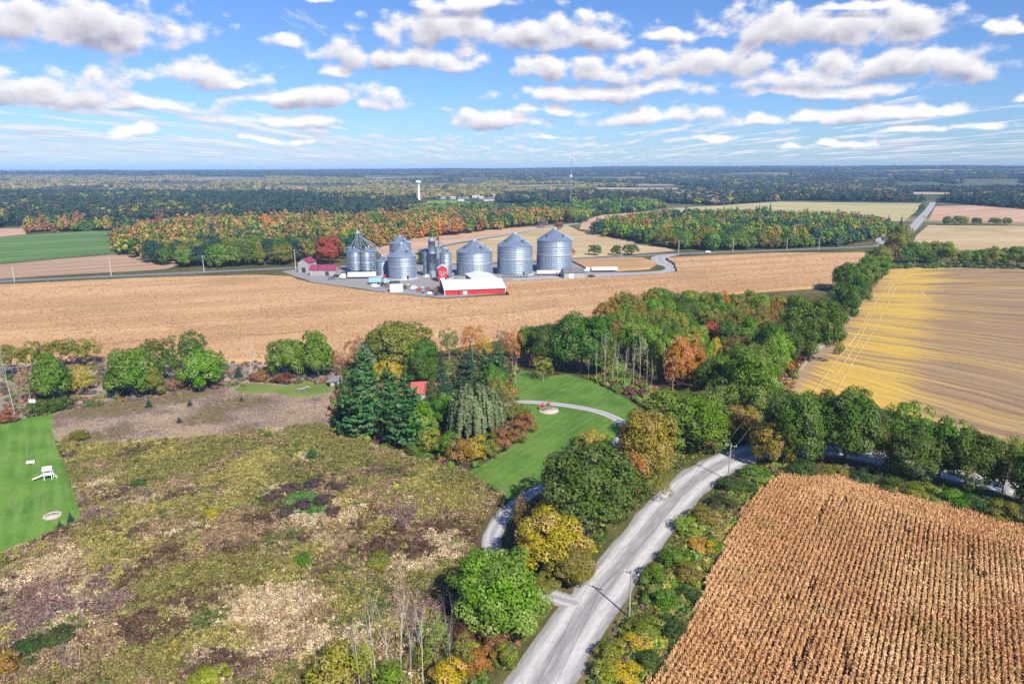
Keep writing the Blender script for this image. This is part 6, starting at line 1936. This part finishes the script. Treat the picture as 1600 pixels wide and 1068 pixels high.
hw = [(23, 441, 418), (174, 431.5, 404), (319, 426.5, 399), (462, 421.5, 390), (620, 418, 386), (826, 410.5, 381), (971, 403, 380), (1060, 397.5, 375), (1145, 394.5, 372), (1229, 391.5, 371), (1279, 391.5, 372)]
hp_ = []
for i, (x, yb, yt) in enumerate(hw):
    X, Y = G(x, yb - .8); h = height_at(X, Y, yt)
    hp_.append(pole(X, Y, min(max(h, 9), 14), 1.6, f"{ORD[i]} utility pole from the left along the highway", 'utility poles along the highway', 2.0, .20, M_GREYP := bpy.data.materials.get('pale_pole') or paint('pale_pole', (.50, .47, .44), .9, 0, .1)))
for i in range(len(hp_) - 1):
    wire(hp_[i][0], hp_[i + 1][0], 1.2, f"{ORD[i]} span of wire from the left along the highway", 'wires along the highway', .045)


# ------------------------------------------------------------------ vehicles and things in the yard
def wheels(o, pts, r, w):
    for (x, y) in pts:
        mb = MB(); mb.tube((x, y - w / 2, r), (x, y + w / 2, r), r, n=14); k = mb.build('wheel', M_TYRE, o)
        mb = MB(); mb.tube((x, y - w / 2 - .02, r), (x, y + w / 2 + .02, r), r * .5, n=10); mb.build('rim', M_SILVER, k)


def bevel_box(mb, c, d, b=.08, tx=1.0):
    x, y, z = d[0] / 2, d[1] / 2, d[2] / 2
    prof = [(-z, 1 - b), (-z + b * z, 1), (z - b * z, 1), (z, 1 - b)]
    V, F = [], []
    for zz, k in prof:
        for sx, sy in ((-1, -1), (1, -1), (1, 1), (-1, 1)): V.append((c[0] + sx * x * (k if zz < 0 else k * tx), c[1] + sy * y * k, c[2] + zz))
    for i in range(3):
        for j in range(4): F.append((4 * i + j, 4 * i + (j + 1) % 4, 4 * i + 4 + (j + 1) % 4, 4 * i + 4 + j))
    F += [(3, 2, 1, 0), (12, 13, 14, 15)]
    mb.raw(V, F)


def semi(X, Y, rz, label, cabm=None, tm=None, Lt=13.0, group='trucks in the yard', ht=2.6):
    cabm = cabm or M_WHITE; tm = tm or M_WHITE
    o = empty('truck', (X, Y, .1), rz, label, 'truck', group)
    mb = MB(); bevel_box(mb, (Lt / 2 + 2.6, 0, 1.9), (2.2, 2.4, 2.6)); bevel_box(mb, (Lt / 2 + 4.3, 0, 1.35), (1.6, 2.1, 1.4)); mb.build('cab', cabm, o)
    mb = MB(); mb.box((Lt / 2 + 3.72, 0, 2.5), (.08, 2.0, .9)); mb.build('windscreen', M_GLASS, o)
    mb = MB(); bevel_box(mb, (0, 0, 1.25 + ht / 2), (Lt, 2.5, ht), .04); mb.build('trailer', tm, o)
    mb = MB(); mb.box((0, 0, 1.05), (Lt - .4, 1.1, .3)); mb.build('chassis', M_DARK, o)
    wheels(o, [(x, s * 1.0) for x in (-Lt / 2 + 1, -Lt / 2 + 2.3, Lt / 2 + .5, Lt / 2 + 1.6, Lt / 2 + 4.2) for s in (-1, 1)], .52, .34)
    return o


def car(X, Y, rz, label, mat, group='cars and vans', van=False, name='car'):
    o = empty(name, (X, Y, .09), rz, label, 'car' if not van else 'van', group)
    mb = MB(); bevel_box(mb, (0, 0, .72), (4.5, 1.8, .75), .12); bevel_box(mb, (-.25 if not van else -.5, 0, 1.35 if not van else 1.6), (2.6 if not van else 3.4, 1.6, .65 if not van else 1.1), .16, .85); mb.build('body', mat, o)
    mb = MB(); mb.box((-.25 if not van else -.5, 0, 1.34 if not van else 1.75), (2.3 if not van else 3.1, 1.66, .36)); mb.build('side_window', M_GLASS, o)
    mb = MB(); mb.box((.92 if not van else 1.15, 0, 1.3 if not van else 1.65), (.3, 1.3, .4)); mb.build('windscreen', M_GLASS, o)
    wheels(o, [(x, s * .82) for x in (-1.4, 1.4) for s in (-1, 1)], .34, .22)
    return o


X, Y = at(566, 435.2); semi(X, Y, math.pi + .08, "white semi truck parked in front of the narrow hopper bins", Lt=17)
X, Y = at(856, 430.2); semi(X, Y, .05, "white trailer truck with a red cab in front of the tallest bin", M_RED, Lt=14, ht=1.8)
X, Y = at(944, 425); semi(X, Y, math.pi + .08, "white semi truck waiting at the right of the yard lane", Lt=17, ht=1.9)
X, Y = at(924, 433.5); car(X, Y, .1, "dark pickup on the lane below the white semi truck", M_DARK, name='pickup_truck')
X, Y = at(881, 431); semi(X, Y, .0, "short white grain truck beside the small grey shed", Lt=8, ht=1.9)
X, Y = at(586, 444); semi(X, Y, .25, "pale blue box truck on the yard's edge by the corn", M_BLUEP, M_BLUEP, 7)
X, Y = at(587, 449); car(X, Y, .1, "white van right below the pale blue box truck", M_WHITE, van=True, name='van')
X, Y = at(602.5, 434); car(X, Y, 1.4, "red van in front of the smallest bin", M_RED, van=True, name='van')
X, Y = at(647, 452); car(X, Y, 1.2, "white van alone in the middle of the yard's edge", M_WHITE, van=True, name='van')
X, Y = at(668, 434); car(X, Y, 1.3, "white van at the foot of the slim bins", M_WHITE, van=True, name='van')
X, Y = at(706, 430); car(X, Y, .4, "silver car between the slim bins and the left very large bin", M_SILVER)
X, Y = at(526, 433); car(X, Y, .8, "dark car at the right end of the weathered barn", M_DARK)
X, Y = at(519, 436.5); car(X, Y, .5, "dark green car in the weeds below the weathered barn", M_BROWNR)
X, Y = at(962, 702, 1); car(X, Y, .9, "silver car on the driveway between the golden tree and the dark maple", M_SILVER)
X, Y = at(1106, 394.8); car(X, Y, .1, "white car parked at the foot of the wood across the highway", M_WHITE)
X, Y = at(1444, 339); car(X, Y, 1.1, "dark car driving on the side road", M_DARK)


def container(x, y, rz, L, W, h, m, label, ribs=6):
    X, Y = at(x, y, 2)
    o = empty('storage_box', (X, Y, .1), rz, label, 'container', 'junk on the yard')
    mb = MB(); mb.box((0, 0, h / 2), (L, W, h)); mb.build('body', m, o)
    mb = MB(); mb.box((0, 0, h + .06), (L + .2, W + .2, .12)); mb.build('lid', m, o)
    for k in range(ribs):
        mb = MB(); mb.box((-L / 2 + L * (k + .5) / ribs, 0, h / 2), (.12, W + .14, h - .2)); mb.build('rib', M_STEEL, o)


container(619.5, 456, .2, 7.0, 4.2, 3.6, M_WHITE, "white storage box on the yard's edge by the corn")
container(617, 447, .5, 5.5, 3.0, 2.2, M_DARK, "dark flat bin behind the white storage box")


def machine(x, y, rz, m, label):
    """a piece of field machinery: frame, drawbar, wheels and a row of tines"""
    X, Y = at(x, y)
    o = empty('farm_implement', (X, Y, .09), rz, label, 'implement', 'farm machinery left on the yard')
    mb = MB(); mb.box((0, 0, .9), (3.6, .25, .25)); mb.box((0, 1.0, .9), (3.6, .2, .2)); mb.box((-1.2, .5, .9), (.2, 1.2, .2)); mb.box((1.2, .5, .9), (.2, 1.2, .2)); mb.build('frame', m, o)
    mb = MB(); mb.tube((0, 0, .9), (0, -2.4, .5), .1); mb.build('drawbar', m, o)
    mb = MB(); bevel_box(mb, (0, .5, 1.45), (2.2, .9, .9)); mb.build('hopper', m, o)
    for k in range(5):
        mb = MB(); mb.tube((-1.6 + .8 * k, 1.0, .9), (-1.6 + .8 * k, 1.3, .1), .06, n=5); mb.build('tine', M_STEEL, o)
    wheels(o, [(-1.5, -.2), (1.5, -.2)], .5, .25)


for (x, y, r_, m, l) in [(605, 449.5, .3, M_RUST, "rusty implement between the box truck and the white storage box"), (599, 447, 1.2, M_DARK, "dark implement behind the rusty one near the box truck"), (632, 452, .8, M_DARK, "dark implement right of the white storage box"),
                         (638, 448, .1, M_STEEL, "grey implement behind the lone white van"), (656, 455.5, .6, M_RED, "red implement right of the lone white van"), (663, 457.5, 1.4, M_STEEL, "grey implement in the middle of the machinery row"),
                         (669, 454.5, .2, M_MAROON, "maroon implement behind the grey one in the machinery row"), (675, 459, .9, M_DARK, "dark implement near the red shed's left corner"), (681, 455, .4, M_RUST, "rusty implement right at the red shed's left wall"), (672, 462, 0.3, M_WHITE, "white implement at the edge of the corn left of the red shed"),
                         (661, 452.5, 1.0, M_BLUEP, "pale blue implement at the back of the machinery row"), (684, 461.5, 1.1, M_DARK, "black implement in front of the red shed's left corner")]:
    machine(x, y, r_, m, l)


def hopper_row():
    for k in range(9):
        X, Y = at(787 + k * 4.6, 432.8)
        o = empty('grain_auger', (X, Y, .09), .1, f"{ORD[k]} small dark fan box from the left along the middle large bin's foot", 'fan', 'fan boxes at the foot of the middle very large bin')
        mb = MB(); bevel_box(mb, (0, 0, .7), (1.3, 1.5, 1.3)); mb.build('body', M_DARK, o)
        mb = MB(); mb.tube((0, -.76, .75), (0, -.9, .75), .45, n=12); mb.build('inlet', M_STEEL, o)


hopper_row()


# ------------------------------------------------------------------ garden things
def playset():
    X, Y = at(77, 748)
    o = empty('play_tower', (X, Y, .06), .35, "white wooden play tower with a slide on the yard lawn", 'playset')
    for sx in (-.9, .9):
        for sy in (-.8, .8):
            mb = MB(); mb.box((sx, sy, 1.5), (.14, .14, 3.0)); mb.build('post', M_WHITE, o)
    mb = MB(); mb.box((0, 0, 1.45), (2.0, 1.8, .12)); mb.build('deck', M_WHITE, o)
    for s in (-1, 1):
        mb = MB(); a = [(-1.15, s * 1.1, 2.85), (1.15, s * 1.1, 2.85), (1.15, 0, 3.7), (-1.15, 0, 3.7)]; mb.raw(a + [(x, y, z + .08) for x, y, z in a], [(0, 1, 2, 3), (4, 5, 6, 7), (0, 1, 5, 4), (1, 2, 6, 5), (3, 0, 4, 7)]); mb.build('roof', M_WHITE, o)
    for k in range(9):
        mb = MB(); mb.box((-.85 + .21 * k, -.84, 1.85), (.12, .05, .75)); mb.build('railing_slat', M_WHITE, o)
    mb = MB()
    for i in range(5):
        a, b = i / 5, (i + 1) / 5
        p = lambda t: (-1.0 - 2.9 * t, -.1, 1.5 - 1.35 * t + .25 * t * t)
        A, B = p(a), p(b)
        mb.raw([(A[0], -.45, A[2]), (A[0], .25, A[2]), (B[0], .25, B[2]), (B[0], -.45, B[2])], [(0, 1, 2, 3)])
        for y in (-.45, .25): mb.raw([(A[0], y, A[2]), (A[0], y, A[2] + .22), (B[0], y, B[2] + .22), (B[0], y, B[2])], [(0, 1, 2, 3)])
    mb.build('slide', M_YSLIDE, o)
    for k in range(5):
        mb = MB(); mb.box((1.2 + .16 * (4 - k), .2, .3 + .27 * k), (.10, .8, .06)); mb.build('ladder_rung', M_WHITE, o)
    o.scale = (.78, .78, .78)
    for y in (-.2, .6):
        mb = MB(); mb.tube((1.95, y, 0), (1.0, y, 1.5), .05, n=5); mb.build('ladder_rail', M_WHITE, o)


M_YSLIDE = paint("cream_plastic", (.72, .66, .50), .4, 0, .05)
playset()


def bench(x, y, rz, label, m):
    X, Y = at(x, y); o = empty('bench', (X, Y, .05), rz, label, 'bench')
    o.scale = (.75, .75, .75); mb = MB(); mb.box((0, 0, .46), (2.2, .55, .09)); mb.build('seat', m, o)
    mb = MB(); mb.box((0, .27, .8), (2.2, .07, .5)); mb.build('backrest', m, o)
    for s in (-.9, .9):
        mb = MB(); mb.box((s, 0, .21), (.1, .5, .42)); mb.build('leg', m, o)


bench(48, 725, .2, "small white bench on the yard lawn above the play tower", M_WHITE)


def stone_pad(x, y, r, label, chairs=False):
    X, Y = at(x, y); o = empty('stone_pad', (X, Y, .05), 0, label, 'stone pad')
    mb = MB(); mb.lathe([(r, -.02), (r, .10), (.02, .12)], 28); mb.build('slab', M_PINKST, o)
    g = random.Random(int(x))
    for k in range(22):
        a = 2 * math.pi * k / 22
        mb = MB(); mb.box((math.cos(a) * (r + .12), math.sin(a) * (r + .12), .12), (.34 + g.uniform(-.06, .06), .42, .26), a, taper=.8); mb.build('stone', M_PINKST, o)


stone_pad(82, 806, 1.25, "pale oval stone pad near the tip of the yard lawn")
stone_pad(858, 642, 2.4, "round pale stone pad on the lawn below the driveway")
for k, (x, y, rz) in enumerate([(849, 636, .3), (858, 633.5, .0), (845, 640, .8)]):
    X, Y = at(x, y)
    o = empty('garden_chair', (X, Y, .18), rz, ["red garden chair in the middle of three at the round pad", "rightmost red garden chair at the round pad", "leftmost red garden chair at the round pad"][k], 'chair', 'garden chairs at the round pad')
    mb = MB(); mb.box((0, 0, .38), (.7, .7, .08)); mb.build('seat', M_REDROOF, o)
    mb = MB(); mb.box((0, .36, .75), (.7, .08, .75)); mb.build('backrest', M_REDROOF, o)
    for s in (-.3, .3):
        for t in (-.3, .3):
            mb = MB(); mb.box((s, t, .17), (.08, .08, .34)); mb.build('leg', M_REDROOF, o)
X, Y = at(57, 651)
o = empty('basketball_hoop', (X, Y, .05), .1, "tall pole with a small white board at the far end of the yard lawn", 'basketball hoop')
mb = MB(); mb.tube((0, 0, 0), (0, 0, 4.2), .09, n=8); mb.tube((0, 0, 4.2), (0, -.6, 4.6), .07, n=6); mb.build('pole', M_STEEL, o)
mb = MB(); mb.box((0, -.65, 4.7), (1.6, .07, 1.0)); mb.build('backboard', M_WHITE, o)
mb = MB(); mb.lathe([(.24, 0), (.27, .02), (.24, .04)], 16, (0, -.98, 4.35)); mb.build('hoop', M_RED, o)


def picnic(x, y, rz, label):
    X, Y = at(x, y); o = empty('picnic_table', (X, Y, .06), rz, label, 'picnic table', 'grey picnic tables on the mown patch')
    for k in range(4):
        mb = MB(); mb.box((0, -.36 + .24 * k, .76), (2.2, .2, .06)); mb.build('top_board', M_GWOOD, o)
    for s in (-.8, .8):
        mb = MB(); mb.box((0, s, .44), (2.2, .28, .06)); mb.build('seat_board', M_GWOOD, o)
        for t in (-.8, .8):
            mb = MB(); mb.tube((t, s, 0), (t, s * .3, .74), .06, n=4); mb.build('leg', M_GWOOD, o)


picnic(471, 611, .3, "left grey picnic table on the mown patch"); picnic(479, 608.5, 1.1, "right grey picnic table on the mown patch")
X, Y = at(524, 604, 1)
gable('garden_hut', X, Y, .4, 3.2, 2.6, 2.0, 3.0, M_GWOOD, M_BROWNR, "small grey wooden hut at the grove's edge beside the mown patch", 'hut', doors=[('f', 0, .9, 1.7, .05, M_DARK)], windows=[('f', 1.2, .5, .5, 1.1)])


# ------------------------------------------------------------------ air
def haze():
    m, q, out = new_mat("air")
    v = q.n.new('ShaderNodeVolumePrincipled')
    v.inputs['Color'].default_value = (0.38, 0.61, 1.0, 1)
    v.inputs['Density'].default_value = 9e-5
    v.inputs['Anisotropy'].default_value = -0.2
    q.l.new(v.outputs[0], out.inputs['Volume'])
    mb = MB()
    top = 112.0
    mb.box((0, 0, (top - 8) / 2), (50000, 50000, top + 8))
    o = mb.build("haze", m)
    tag(o, kind='stuff')


haze()
